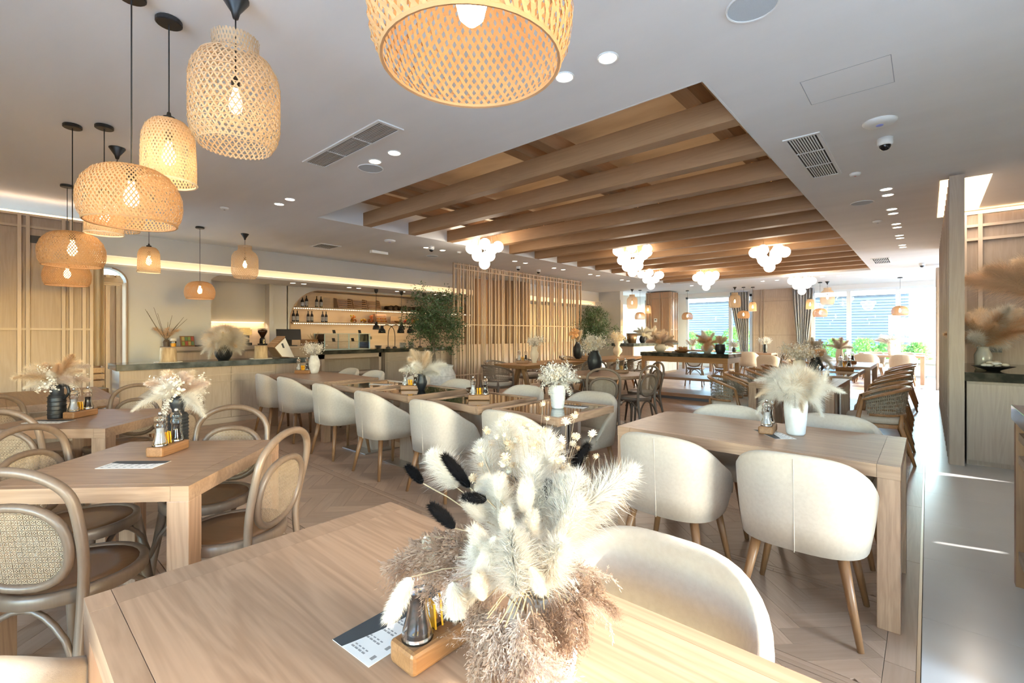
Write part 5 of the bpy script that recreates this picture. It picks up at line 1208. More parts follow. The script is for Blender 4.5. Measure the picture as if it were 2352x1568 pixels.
def shrub(label, x, y, r, h, seed, n=1500, z0=-.3, nm='garden_shrub', lm=lf_g):
    rn = random.Random(seed); t = thing(nm, label, 'shrub' if h < 2.6 else 'tree', (x, y, z0), 0, 'plants outside')
    m = M()
    for k in range(n):
        a = rn.uniform(0, 2*PI); u = rn.random()**.5; zz = rn.uniform(.06, 1); rr = r*u*math.sin(PI*min(.97, zz*.8+.18))**.6
        c = Vector((rr*math.cos(a), rr*math.sin(a), zz*h)); d = Vector((rn.gauss(0, 1), rn.gauss(0, 1), rn.gauss(.3, .6))).normalized(); s = d.orthogonal().normalized(); l, w_ = rn.uniform(.07, .14), rn.uniform(.025, .045)
        b = len(m.v); m.v += [tuple(c), tuple(c+d*l*.5+s*w_), tuple(c+d*l), tuple(c+d*l*.5-s*w_)]; m.f.append((b, b+1, b+2, b+3))
    m.obj('foliage', lm, t, kind='stuff'); M().tube([(0, 0, 0), (0, 0, h*.6)], [.04, .015], 6).obj('stem', bark, t)
for k, (x, y, r, h) in enumerate(((-8.6, 22.6, .7, 1.7), (-7.6, 22.3, .6, 1.75), (-6.6, 22.4, .65, 1.9), (-5.7, 22.0, .5, 1.75), (-3.6, 21.9, .55, 1.35), (-2.7, 22.2, .7, 1.4), (-1.8, 22, .7, 1.45), (-1.0, 22.3, .65, 1.5), (-.3, 22.6, .5, 1.3))):
    shrub('green garden shrub outside far windows, %s from the left' % ['first', 'second', 'third', 'fourth', 'fifth', 'sixth', 'seventh', 'eighth', 'ninth'][k], x, y, r, h, k+20)
for k, (x, y, r, h) in enumerate(((2.6, 36, 2.0, 5.5), (5.0, 38, 2.2, 6.5), (.6, 40, 2.0, 6.2))):
    shrub('tall pale tree outside the right window, %s' % ['middle', 'right', 'left'][k], x, y, r, h, k+40, 2200, nm='garden_tree')
# ================================================================== things on the tables
def rot_to(d):   # euler turning +z to direction d
    return Vector(d).to_track_quat('Z', 'Y').to_euler()
MESH = {}
def plume_me(key, m_, L, W, n, seed, hair=1.0, tip=1.0, sag=.0, wid=.0011):
    """feathery plume: hairs leaving a bending axis; base at origin, growing along +z, sagging to +x"""
    if key in MESH: return MESH[key]
    rn = random.Random(seed); m = M()
    def ax(t): return Vector((sag*L*t*t, 0, L*t*(1-.25*sag*t)))
    pts = [ax(i/6) for i in range(7)]; m.tube(pts, [.0016*(1-.1*i) for i in range(7)], 4)
    for k in range(n):
        t = rn.random()**.85; p = ax(t); tg = (ax(min(1, t+.05))-ax(t-.05)).normalized()
        a = rn.uniform(0, 2*PI); rad = Vector((math.cos(a), math.sin(a), 0)); rad = (rad-tg*rad.dot(tg)).normalized()
        env = W*(math.sin(PI*min(.93, .12+.83*t**.8))**.7)*(1+.25*math.sin(t*37+a*2))
        d = (rad*rn.uniform(.45, 1.1)+tg*rn.uniform(.3, 1.4)*tip+Vector((rn.gauss(0, .18), rn.gauss(0, .18), rn.gauss(0, .18)))).normalized()
        l = env*rn.uniform(.35, 1.5)*hair; b = len(m.v); s = d.cross(rad+Vector((.01, .02, .03))).normalized()*wid*.5
        q = p+d*l*.55; e = q+(d*.8+Vector((0, 0, -.35))*rn.random()+tg*.2).normalized()*l*.5
        m.v += [tuple(p-s), tuple(p+s), tuple(q+s*.9), tuple(q-s*.9), tuple(e)]; m.f += [(b, b+1, b+2, b+3), (b+3, b+2, b+4)]
    MESH[key] = m.mesh(key, m_); return MESH[key]
def tail_me(key, m_, L, Rr, n, seed, wid=.0009):
    if key in MESH: return MESH[key]
    rn = random.Random(seed); m = M(); m.ball((0, 0, L*.5), Rr*.8, 9, 8, (1, 1, L*.5/(Rr*.8)))
    for k in range(n):
        t = rn.uniform(.02, .99); a = rn.uniform(0, 2*PI); r = Rr*.75*math.sin(PI*t)**.6
        p = Vector((r*math.cos(a), r*math.sin(a), L*t)); d = (Vector((math.cos(a), math.sin(a), 0))*rn.uniform(.5, 1)+Vector((0, 0, rn.uniform(.3, 1.1)))).normalized()
        l = rn.uniform(.4, 1.1)*Rr; s = d.orthogonal().normalized()*wid*.5; b = len(m.v)
        m.v += [tuple(p-s), tuple(p+s), tuple(p+d*l)]; m.f.append((b, b+1, b+2))
    MESH[key] = m.mesh(key, m_); return MESH[key]
def reed_me(key, m_, L, W, nb, seed, sag=.5, ss=1.0):
    """open drooping reed panicle: side branchlets carrying small pointed seeds"""
    if key in MESH: return MESH[key]
    rn = random.Random(seed); m = M()
    def ax(t): return Vector((sag*L*t*t, 0, L*t*(1-.3*sag*t)))
    m.tube([ax(i/6) for i in range(7)], .0012, 4)
    for k in range(nb):
        t = rn.uniform(.05, 1); p = ax(t); a = rn.uniform(0, 2*PI); tg = (ax(min(1, t+.05))-ax(t-.05)).normalized()
        d = (Vector((math.cos(a), math.sin(a), 0))*rn.uniform(.3, .9)+tg*rn.uniform(.7, 1.2)).normalized(); l = W*rn.uniform(.5, 1.3)*(1-.45*t)
        for j in range(9):
            u = (j+1)/9; c = p+d*l*u+Vector((0, 0, -.35*l*u*u)); dd = (d+Vector((rn.gauss(0, .5), rn.gauss(0, .5), rn.gauss(0, .5)))).normalized()
            sl, sw = rn.uniform(.006, .011)*ss, rn.uniform(.0008, .0014)*ss; s = dd.orthogonal().normalized(); b = len(m.v)
            m.v += [tuple(c), tuple(c+dd*sl*.5+s*sw), tuple(c+dd*sl), tuple(c+dd*sl*.5-s*sw)]; m.f.append((b, b+1, b+2, b+3))
        s = d.orthogonal().normalized()*.0004; b = len(m.v); e = p+d*l+Vector((0, 0, -.35*l)); m.v += [tuple(p-s), tuple(p+s), tuple(e)]; m.f.append((b, b+1, b+2))
    MESH[key] = m.mesh(key, m_); return MESH[key]
def oat_me(key, m_, L, n, seed, sl=.022):
    if key in MESH: return MESH[key]
    rn = random.Random(seed); m = M()
    def ax(t): return Vector((.55*L*t**1.8, 0, L*t*(1-.62*t)))
    m.tube([ax(i/8) for i in range(9)], .0009, 4)
    for k in range(n):
        t = .2+.8*k/n; p = ax(t); o = Vector((rn.uniform(-.012, .012), rn.uniform(-.016, .016), -rn.uniform(.008, .03)))*(sl/.022); c = p+o
        d = Vector((rn.gauss(.1, .2), rn.gauss(0, .2), -1)).normalized(); s = d.orthogonal().normalized(); s.rotate(Matrix.Rotation(rn.uniform(0, 6.3), 3, d)); s2 = d.cross(s); w_ = sl*.14; b = len(m.v)
        m.v += [tuple(c), tuple(c+d*sl*.4+s*w_), tuple(c+d*sl*.4+s2*w_), tuple(c+d*sl*.4-s*w_), tuple(c+d*sl*.4-s2*w_), tuple(c+d*sl*1.2)]
        for i in range(4): j = (i+1) % 4; m.f += [(b, b+1+i, b+1+j), (b+5, b+1+j, b+1+i)]
        b = len(m.v); h = Vector((.0004, .0004, 0)); m.v += [tuple(p-h), tuple(p+h), tuple(c)]; m.f.append((b, b+1, b+2))
    MESH[key] = m.mesh(key, m_); return MESH[key]
def leaf_me(key, m_, L, n, seed, ls=.03, w=.5, spread=.05, sag=.2):
    """spray with small flat leaves / petals"""
    if key in MESH: return MESH[key]
    rn = random.Random(seed); m = M()
    def ax(t): return Vector((sag*L*t*t, 0, L*t))
    m.tube([ax(i/5) for i in range(6)], .0014, 4)
    for k in range(n):
        t = .15+.85*rn.random()**.7; p = ax(t); c = p+Vector((rn.gauss(0, spread), rn.gauss(0, spread), rn.gauss(0, spread*.7)))
        d = Vector((rn.gauss(0, 1), rn.gauss(0, 1), rn.gauss(.2, .8))).normalized(); s = d.orthogonal().normalized(); s.rotate(Matrix.Rotation(rn.uniform(0, 6.3), 3, d)); l = ls*rn.uniform(.6, 1.2); nn = d.cross(s)*l*.15; b = len(m.v)
        m.v += [tuple(c), tuple(c+d*l*.35+s*l*w*.5+nn), tuple(c+d*l*.8+s*l*w*.4), tuple(c+d*l), tuple(c+d*l*.8-s*l*w*.4), tuple(c+d*l*.35-s*l*w*.5+nn)]; m.f.append((b, b+1, b+2, b+3, b+4, b+5))
        b = len(m.v); h = Vector((.0006, .0006, 0)); m.v += [tuple(p-h), tuple(p+h), tuple(c)]; m.f.append((b, b+1, b+2))
    MESH[key] = m.mesh(key, m_); return MESH[key]
# ---- shared plant meshes
plume_me('fp_white', f_white, .15, .044, 5200, 1, tip=.8, wid=.0007); plume_me('fp_cream', f_cream, .13, .022, 1100, 2, wid=.0008)
tail_me('ft_cream', fibre('bunny_tail_cream', (.80, .72, .62), .35), .05, .0115, 2200, 3, .0006); tail_me('ft_black', f_black, .05, .0095, 2200, 4, .0006)
reed_me('fr_brown', f_brown, .14, .06, 95, 5, .55); reed_me('fr_mauve', fibre('reed_mauve', (.56, .43, .36), .3), .15, .06, 95, 6, .75)
oat_me('fo_oat', f_leafw, .17, 40, 7)
def pampas(c, m_, i): return plume_me('pampas_%s_%d' % (c, i), m_, .30, .082, 3200, 10+i, sag=(.15, .5, .9)[i], tip=.8, wid=.0014)
for i in range(3):
    pampas('white', f_white, i); pampas('cream', f_cream, i); pampas('tan', f_tan, i); pampas('mauve', f_mauve, i)
for c, m_ in (('white', f_leafw), ('cream', fibre('cream_petal', (.88, .76, .58), .4)), ('grey', f_grey)): leaf_me('leaf_'+c, m_, .22, 90, 30, .032, .6, .035)
for c, m_ in (('white', f_white), ('cream', f_cream)): plume_me('fluff_'+c, m_, .10, .09, 2600, 33, tip=.5, wid=.0012)
oat_me('oat_white', f_leafw, .34, 50, 34, .03); tail_me('tail_black', f_black, .07, .016, 300, 35, .002); tail_me('tail_white', f_white, .07, .018, 400, 36, .002)
reed_me('reed_tan', f_tan, .26, .09, 80, 37, .5, 1.8); plume_me('wheat_straw', f_straw, .16, .022, 260, 38, tip=2.2, wid=.002)
leaf_me('orange_leaf', fibre('peach_leaf', (.80, .50, .26), .4), .2, 26, 40, .075, .8, .03)
NAMES = {'pampas': 'pampas_plume', 'leaf': 'leaf_spray', 'fluff': 'fluffy_plume', 'oat': 'oat_spray', 'tail': 'bunny_tail', 'reed': 'reed_plume', 'wheat': 'wheat_ear', 'orange': 'leaf_spray'}
def bouquet(label, loc, items, spread=50, seed=0, s=1.0, stem=.10, cat='bouquet'):
    """items: list of (mesh key, count, spread factor, length factor)"""
    rn = random.Random(seed); t = thing('dried_bouquet', label, cat, loc); st = M(); gold = 2.39996; idx = 0
    tot = sum(c for _, c, *_ in items)
    for key, c, *o in items:
        sf, lf = (o+[1, 1])[:2] if o else (1, 1)
        for k in range(c):
            idx += 1; az = idx*gold+rn.uniform(-.4, .4)+seed; ti = R(spread)*sf*math.sqrt((k+.5)/c)*rn.uniform(.85, 1.1)
            d = Vector((math.sin(ti)*math.cos(az), math.sin(ti)*math.sin(az), math.cos(ti))); b = d*stem*s*rn.uniform(.5, 1.1)
            me = MESH[key]; ob = link(NAMES[key.split('_')[0]], me, t, loc=b)
            q = d.to_track_quat('Z', 'Y'); side = math.atan2(d.y, d.x)
            # turn the plume about its own axis so that it sags outwards
            e = Vector((d.x, d.y, 0)); xl = q @ Vector((1, 0, 0)); yl = q @ Vector((0, 1, 0)); ang = math.atan2(e.dot(yl), e.dot(xl)) if e.length > .01 else 0
            ob.rotation_mode = 'QUATERNION'; ob.rotation_quaternion = q @ Quaternion((0, 0, 1), ang); ob.scale = (s*lf*rn.uniform(.85, 1.12),)*3
            st.tube([(0, 0, -.05*s), tuple(b*1.02)], .0016*s, 4)
    st.obj('stems', f_straw, t, kind='stuff')
    return t
def vase(label, loc, prof, m_, n=28, ridges=None, handle=None, nm='vase'):
    t = thing(nm, label, 'vase', loc)
    M().lathe(prof, n).obj('body', m_, t, smooth=n > 10)
    if handle: M().tube(catmull(handle, 4), .009, 8).obj('handle', m_, t, smooth=True)
    if ridges:
        for r, z in ridges: mm = M(); ringo(mm, r, z, .004, n); mm.obj('ridge', m_, t, smooth=True)
    return t
def P_ovoid(r, h, mouth=.6, foot=.6): return [(r*foot, 0), (r*.82, h*.15), (r, h*.45), (r*.95, h*.65), (r*mouth*1.05, h*.92), (r*mouth, h), (r*mouth*.85, h), (r*mouth*.8, h*.9), (.004, h*.86)]

# ---- foreground bouquet
vase('rough white ceramic vase in the foreground holding the big bouquet', (-.51, .645, .75), [(.045, 0), (.062, .02), (.068, .06), (.067, .09), (.055, .125), (.046, .14), (.046, .155), (.040, .155), (.038, .13), (.004, .12)], whitec)
FB = {'W': [((0.053, -0.008, 0.133), (0.133, 0.064, 0.21)), ((-0.015, 0.039, 0.125), (-0.014, 0.04, 0.249)), ((-0.112, 0.007, 0.143), (-0.132, -0.011, 0.227)), ((-0.114, 0.045, 0.194), (-0.117, 0.042, 0.239)), ((-0.153, -0.057, 0.158), (-0.182, -0.083, 0.209)), ((0.008, -0.021, 0.14), (0.041, 0.009, 0.192)), ((0.077, -0.147, 0.077), (0.07, -0.153, 0.16)), ((-0.023, -0.075, 0.097), (-0.029, -0.08, 0.191)), ((.03, -.06, .06), (.05, -.09, .14)), ((.01, -.11, .05), (.0, -.15, .12)), ((.04, -.03, .08), (.075, .0, .20)), ((.05, -.05, .07), (.09, -.02, .17)), ((.0, -.02, .08), (.0, -.02, .21)), ((.03, -.10, .07), (.05, -.14, .13)), ((-.02, -.04, .08), (-.05, -.07, .18)), ((.06, -.08, .05), (.10, -.08, .13)), ((.05, .0, .09), (.10, .05, .17))],
'T': [((-0.01, -0.09, 0.177), (-0.01, -0.09, 0.209)), ((0.032, -0.079, 0.163), (0.034, -0.078, 0.201)), ((0.05, -0.09, 0.131), (0.054, -0.087, 0.164)), ((0.032, -0.12, 0.142), (0.031, -0.121, 0.168)), ((0.04, -0.153, 0.155), (0.025, -0.166, 0.098)), ((0.05, -0.144, 0.117), (0.031, -0.161, 0.139)), ((0.027, 0.023, 0.178), (0.035, 0.03, 0.194)), ((0.075, -0.095, 0.133), (0.09, -0.082, 0.094)), ((-0.118, -0.16, 0.111), (-0.11, -0.153, 0.082)), ((-0.069, -0.223, 0.084), (-0.088, -0.24, 0.035)), ((-0.007, -0.195, 0.088), (-0.002, -0.191, 0.05)), ((-0.085, -0.077, 0.171), (-0.073, -0.067, 0.186)), ((0.089, -0.136, 0.12), (0.1, -0.126, 0.093)), ((0.04, -0.179, 0.071), (0.036, -0.184, 0.102)), ((.02, -.13, .10), (.0, -.15, .14)), ((.06, -.11, .09), (.07, -.13, .12)), ((-.03, -.10, .14), (-.05, -.12, .17)), ((.07, -.06, .12), (.09, -.05, .15)), ((.0, -.15, .06), (-.02, -.18, .04))],
'K': [((-0.177, -0.118, 0.176), (-0.193, -0.133, 0.2)), ((-0.076, -0.096, 0.185), (-0.101, -0.118, 0.226)), ((-0.026, -0.105, 0.179), (-0.047, -0.123, 0.182)), ((-0.035, -0.166, 0.149), (-0.056, -0.185, 0.176)), ((0.005, 0.084, 0.183), (0.025, 0.102, 0.226)), ((-0.04, 0.137, 0.188), (-0.061, 0.118, 0.213)), ((0.019, -0.011, 0.159), (0.023, -0.007, 0.185))],
'R': [((-0.072, -0.119, 0.104), (-0.154, -0.192, 0.144)), ((-0.032, -0.164, 0.104), (-0.078, -0.204, 0.111)), ((-0.113, -0.061, 0.081), (-0.172, -0.114, 0.144)), ((0.059, -0.19, 0.059), (0.039, -0.207, -0.03)), ((0.072, -0.178, 0.053), (0.023, -0.221, -0.001)), ((0.099, -0.181, 0.071), (0.078, -0.2, -0.022)), ((0.108, -0.173, 0.082), (0.121, -0.161, -0.01)), ((0.059, -0.029, 0.049), (0.107, 0.014, 0.077)), ((0.076, -0.04, 0.046), (0.125, 0.003, 0.011)), ((0.088, -0.057, 0.037), (0.123, -0.025, -0.037)), ((0.08, -0.09, 0.035), (0.119, -0.056, -0.017)), ((0.007, -0.156, 0.068), (-0.037, -0.195, 0.022)), ((0.104, -0.203, 0.072), (0.108, -0.199, -0.012)), ((0.018, 0.015, 0.04), (0.052, 0.046, 0.071)), ((0.097, -0.102, 0.066), (0.116, -0.085, 0.028)), ((-.06, -.10, .09), (-.14, -.15, .12)), ((.09, -.02, .04), (.14, .03, .05)), ((.09, -.04, .03), (.13, .0, -.04)), ((.03, -.16, .04), (.0, -.20, -.04))],
'O': [((0.063, 0.029, 0.125), (0.125, 0.083, 0.058)), ((0.107, -0.013, 0.067), (0.151, 0.026, -0.044)), ((0.024, 0.047, 0.085), (0.082, 0.099, 0.07)), ((0.07, -0.019, 0.014), (0.133, 0.037, -0.015))]}
fbq = thing('dried_bouquet', 'big foreground bouquet of white plumes, black bunny tails and brown reeds', 'bouquet', (-.51, .645, .90))
FK = {'W': ('fp_white', .15, 'white_plume'), 'T': ('ft_cream', .05, 'cream_bunny_tail'), 'K': ('ft_black', .05, 'black_bunny_tail'), 'R': ('fr_brown', .14, 'reed_plume'), 'O': ('fo_oat', .17, 'oat_spray')}
stm = M(); rn = random.Random(77)
for k, L in FB.items():
    for i, (a, b) in enumerate(L):
        key, base, nm = FK[k]
        if k == 'R' and i in (1, 3, 5, 7, 9, 12): key = 'fr_mauve'
        a, b = Vector(a), Vector(b); d = b-a; l = d.length
        reps = 3 if k == 'R' else 1
        for rp in range(reps):
            a2 = a+Vector((rn.gauss(0, .012), rn.gauss(0, .012), rn.gauss(0, .008)))*(rp > 0); d2 = d+Vector((rn.gauss(0, .02), rn.gauss(0, .02), rn.gauss(0, .012)))*(rp > 0)
            if k in 'RO': a2 = a2*.72
            o = link(nm, MESH[key], fbq, loc=a2); q = d2.to_track_quat('Z', 'Y')
            e = Vector((d2.x, d2.y, -.3*abs(d2.z))); xl = q @ Vector((1, 0, 0)); yl = q @ Vector((0, 1, 0)); ang = math.atan2(-yl.z, -xl.z) if abs(d2.normalized().z) < .98 else rn.uniform(0, 6)
            o.rotation_mode = 'QUATERNION'; o.rotation_quaternion = q @ Quaternion((0, 0, 1), ang)
            sc0 = max(.55, l/base*(1.25 if k == 'R' else 1.12)) if k in 'WRO' else max(.8, min(1.9, l/base*1.35)); 
            wsc = min(sc0, 1.0)*(1.0 if k != 'W' else .95)
            o.scale = ((sc0,)*3 if k in 'RO' else (max(wsc, .85), max(wsc, .85), sc0))
        mid = a*.5+Vector((0, 0, .02)); stm.tube(catmull([(rn.uniform(-.02, .02), rn.uniform(-.02, .02), -.08), tuple(mid), tuple(a)], 4), .0011, 4)
# straw flowers on thin stalks
hd = M(); hd.ball((0, 0, 0), .0062, 8, 6, (1, 1, .85))
for k in range(26):
    a = k*2.4; r = .0045+.003*(k/26); z = .002-.004*(k/26); d = Vector((math.cos(a), math.sin(a), .9-1.2*k/26)).normalized(); s = Vector((-math.sin(a), math.cos(a), 0))*.0019; p = d*.0045
    b = len(hd.v); hd.v += [tuple(p-s*.5), tuple(p+s*.5), tuple(p+d*.0058+s*.8), tuple(p+d*.0075), tuple(p+d*.0058-s*.8)]; hd.f.append((b, b+1, b+2, b+3, b+4))
hm1, hm2 = hd.mesh('straw_flower', f_seed), hd.mesh('straw_flower_pale', fibre('straw_flower_pale', (.86, .78, .65), .35))
A_ = R(41.72); fwv = Vector((-math.sin(A_), math.cos(A_), 0)); rtv = Vector((math.cos(A_), math.sin(A_), 0))
for k in range(90):
    u = max(-.11, min(.12, rn.gauss(.0, .07))); zz = .15+.16*rn.random()-.5*u*u*4; dep = rn.uniform(.0, .14)
    p = rtv*(u-.015)+fwv*dep+Vector((0, 0, max(.10, zz)))
    o = link('straw_flower', hm1 if rn.random() < .6 else hm2, fbq, loc=p); o.rotation_euler = (rn.uniform(-.8, .8), rn.uniform(-.8, .8), rn.uniform(0, 6)); sz = rn.uniform(.6, 1.0); o.scale = (sz,)*3
    stm.tube([tuple(p*.35), tuple(p*.72+Vector((rn.gauss(0, .006), rn.gauss(0, .006), 0))), tuple(p)], .0004, 3)
stm.obj('stems', f_straw, fbq, kind='stuff')

# ---- caddies, mills, sachets, menus
hp = thing('caddy', 'x', 'caddy'); M().box(-.085, .085, -.036, .036, 0, .042).obj('block', holderw, hp, bevel=.008)
for x in (-.048, .048): M().lathe([(.029, .0421), (.001, .0425)], 20, (x, 0, 0)).obj('socket', mat('socket_dark_%d' % (x > 0), (.05, .025, .01), .8), hp)
M().box(-.014, .014, -.004, .004, .0421, .0424).obj('slot', mat('slot_dark', (.04, .02, .01), .8), hp); hp = Proto(hp)
def mill(nm, fill, lab):
    t = thing(nm, lab, 'mill')
    pf = [(.026, 0), (.027, .006), (.0255, .016), (.0195, .036), (.0165, .056), (.018, .072), (.0215, .080), (.0215, .084), (.0185, .090), (.0185, .094), (.0215, .102), (.0215, .110), (.016, .119), (.007, .123)]
    M().lathe(pf+[(max(r-.0028, .004), z-(.003 if z > .1 else -.004 if z < .01 else 0)) for r, z in pf[::-1]]+[pf[0]], 24, cap=False).obj('body', cglass, t, smooth=True)
    M().lathe([(.0185, .010), (.0165, .026), (.0135, .042), (.0125, .056), (.0135, .070)], 16).obj('filling', fill, t, smooth=True)
    M().lathe([(.006, .122), (.0075, .126), (.0075, .133), (.004, .137)], 12).obj('knob', steel, t, smooth=True); M().lathe([(.0225, .0005), (.0225, .006)], 18).obj('foot_ring', steel, t)
    return Proto(t)
pm, smm = mill('pepper_mill', pepper, 'x'), mill('salt_mill', salt, 'x')
sp = thing('sugar_sachet', 'x', 'sachet'); M().hexa([(-.011, -.0015, 0), (.011, -.0015, 0), (.011, .0015, 0), (-.011, .0015, 0), (-.012, .002, .05), (.012, .002, .05), (.012, .006, .05), (-.012, .006, .05)]).obj('packet', sachet, sp)
M().box(-.011, .011, -.0022, -.0018, .02, .035).obj('print_band', mat('sachet_print', (.65, .28, .01), .5), sp); sp = Proto(sp)
mn = thing('menu_card', 'x', 'menu'); M().box(-.125, .125, -.06, .06, 0, .0012).obj('sheet', paper, mn)
bd = [(-.125, .06), (.125, .06)][::-1] + [(-.125+.25*k/12, .028-.022*math.sin(PI*k/12*.9)) for k in range(13)]
M().prism(bd[::1], .0012, .0016).obj('dark_band', slate_p, mn)
tx = mat('menu_print', (.30, .28, .27), .8)
for c in range(7):
    for r in range(4): M().box(-.112+.033*c, -.112+.033*c+.004, -.024+.011*r, -.024+.011*r+.0085, .0012, .0014).obj('text_line', tx, mn); M().box(-.104+.033*c, -.104+.033*c+.003, -.024+.011*r, -.024+.011*r+.0065, .0012, .0014).obj('text_line', tx, mn)
    M().box(-.112+.033*c, -.112+.033*c+.012, -.05, -.042, .0012, .0014).obj('price', tx, mn)
mn = Proto(mn)
def caddy(where, x, y, deg, z=.75, s=1.0, swap=False):
    a = R(deg); hp('wooden condiment caddy on '+where, (x, y, z), a, 'condiment caddies', s)
    ca, sa = math.cos(a)*s, math.sin(a)*s; q = -1 if swap else 1
    pm('glass pepper mill in the caddy on '+where, (x+.048*q*ca, y+.048*q*sa, z+.043*s), a, 'pepper mills', s*1.05)
    smm('glass salt mill in the caddy on '+where, (x-.048*q*ca, y-.048*q*sa, z+.043*s), a+1, 'salt mills', s*1.05)
    for k, (o, an) in enumerate(((-.010, .1), (.010, -.2))):
        sp('%s yellow sugar sachet in the caddy on %s' % (['left', 'right'][k], where), (x+o*ca, y+o*sa, z+.043*s), a+an+1.2, 'yellow sugar sachets', s)
caddy('foreground table', -.70, .572, 90, swap=True)
mn('white menu card with dark band lying by caddy on foreground table', (-.815, .575, .7505), R(93), 'menu cards')
caddy('front square table', -2.85, .60, 132, s=1.15, swap=False); mn('menu card lying on front square table', (-2.70, .44, .7505), R(43), 'menu cards')
caddy('second square table', -4.55, .44, 132, s=1.15); mn('menu card lying on second square table', (-4.45, .27, .7505), R(43), 'menu cards')
caddy('bar table', -6.92, 3.10, 42, s=1.3); caddy('third glass table', -4.16, 3.02, 42, .743, 1.15); caddy('second glass table', -3.06, 2.98, 42, .743, 1.15)
caddy('pale oak table', -.725, 3.15, 95, s=1.1); mn('menu card under the caddy on pale oak table', (-.68, 3.10, .7505), R(130), 'menu cards')
mn('menu card lying on the nearest glass table', (-2.20, 3.22, .7435), R(10), 'menu cards'); mn('menu card lying on the fourth glass table', (-4.85, 3.1, .7435), R(30), 'menu cards')
caddy('nearer honey table', -6.05, 7.1, 40, s=1.4); caddy('farther honey table', -6.1, 9.5, 40, s=1.4); caddy('round table', -3.45, 6.35, 40, s=1.2)
caddy('glass table behind black vase in aisle row', -1.0, 9.2, 40, .743, 1.4); caddy('last oak table of aisle row', -1.15, 11.2, 40, s=1.4); caddy('first oak table of aisle row', -1.0, 7.1, 40, s=1.1)
t = thing('wooden_bowl', 'dark brown bowl on a plate on second glass table', 'bowl', (-3.22, 3.08, .743)); M().lathe([(.03, .012), (.075, .05), (.085, .085), (.078, .085), (.06, .04)], 24).obj('bowl', mat('bowl_brown', (.06, .03, .015), .35), t, smooth=True); M().lathe([(.05, 0), (.10, .01), (.001, .012)], 24).obj('saucer', holderw, t)

# ---- other vases and bouquets
vase('black ridged cylinder vase on front square table', (-2.955, .665, .75), [(r*.76, z) for r, z in [(.058, 0), (.060, .01), (.058, .17), (.052, .178), (.036, .185), (.036, .20), (.05, .225), (.05, .25), (.035, .27), (.02, .268), (.004, .26)]], blackc, ridges=[(.0445, .02+.018*k) for k in range(9)])
bouquet('bouquet of tan pampas and trailing white oats on front square table', (-2.955, .665, 1.00), [('pampas_cream_0', 3, .5, .75), ('pampas_mauve_1', 5, .9, .8), ('pampas_white_2', 5, 1.5, .85), ('leaf_white', 5, 1.1, .9), ('oat_white', 6, 1.9, .9), ('pampas_mauve_0', 3, .5, .7)], 58, 3, 0.6, .06)
vase('black ceramic jug with handle on second square table', (-4.60, .32, .75), [(r*.74, z) for r, z in [(.066, 0), (.068, .01), (.066, .15), (.058, .165), (.05, .17), (.05, .235), (.054, .24), (.044, .238), (.004, .2)]], blackc, ridges=[(.0495, .03+.03*k) for k in range(5)], handle=[(.03, .02, .225), (.06, .045, .23), (.073, .055, .18), (.045, .032, .14)])
bouquet('bouquet of tan and grey pampas with black tails in black jug', (-4.60, .32, .98), [('pampas_tan_0', 3, .6, .8), ('pampas_cream_1', 5, 1, .85), ('pampas_mauve_1', 4, 1.3, .85), ('leaf_white', 4, 1.3, .8), ('tail_black', 4, .9, 1.0), ('oat_white', 3, 2.0, .8), ('pampas_white_1', 3, 1.3, .7)], 58, 5, 0.68, .08)
vase('white tapered vase on the bar table', (-6.86, 3.24, .75), P_ovoid(.085, .27, .62, .6), whitec)
bouquet('white leaf bouquet in white vase on bar table', (-6.86, 3.24, 1.0), [('leaf_white', 8, 1, 1.1), ('fluff_white', 3, .6, .9), ('leaf_grey', 2, 1.6, .8)], 42, 6, 0.72, .06)
vase('black waisted vase on third glass table', (-4.03, 3.07, .743), [(.03, 0), (.055, .06), (.06, .09), (.045, .13), (.04, .165), (.046, .175), (.036, .17), (.004, .15)], blackc)
bouquet('wheat and cream pampas bouquet on third glass table', (-4.03, 3.07, .90), [('pampas_cream_0', 4, .7, .9), ('wheat_straw', 6, .6, 1.4), ('pampas_white_1', 5, 1.2, .8), ('leaf_white', 3, 1.5, .7)], 50, 8, .95, .05)
vase('white ribbed vase on nearest glass table', (-2.24, 3.07, .743), [(.045, 0), (.05, .01), (.062, .12), (.064, .155), (.05, .18), (.052, .19), (.042, .188), (.004, .17)], whitec, ridges=[(.05+.0012*k, .02+.012*k) for k in range(10)])
bouquet('large bleached white bouquet spilling over white ribbed vase', (-2.24, 3.07, .93), [('leaf_white', 12, 1.0, 1.0), ('fluff_white', 5, .9, .9), ('oat_white', 9, 1.9, .8), ('pampas_white_1', 4, 1.2, .65), ('leaf_cream', 4, 1.1, .8)], 50, 10, 0.66, .06)
vase('rough white vase on pale oak table, right', (-.585, 3.185, .75), [(.042, 0), (.05, .01), (.058, .10), (.063, .17), (.058, .22), (.046, .25), (.048, .262), (.04, .26), (.004, .22)], whitec)
bouquet('fluffy cream white pampas bouquet on pale oak table', (-.585, 3.185, .99), [('fluff_white', 18, 1.15, 1.5), ('fluff_cream', 9, .9, 1.5), ('pampas_white_2', 9, 1.8, .9), ('pampas_cream_2', 4, 1.5, .8)], 62, 12, .62, .07)
vase('large black ovoid vase on the round table', (-3.9, 6.32, .75), P_ovoid(.115, .33, .55, .5), blackc)
bouquet('white leafy bouquet in black ovoid vase on round table', (-3.9, 6.32, 1.06), [('leaf_white', 8, 1, 1.2), ('pampas_white_0', 3, .4, 1.0), ('oat_white', 3, 1.8, .8), ('leaf_cream', 3, 1.2, 1)], 45, 14, 0.8, .06)
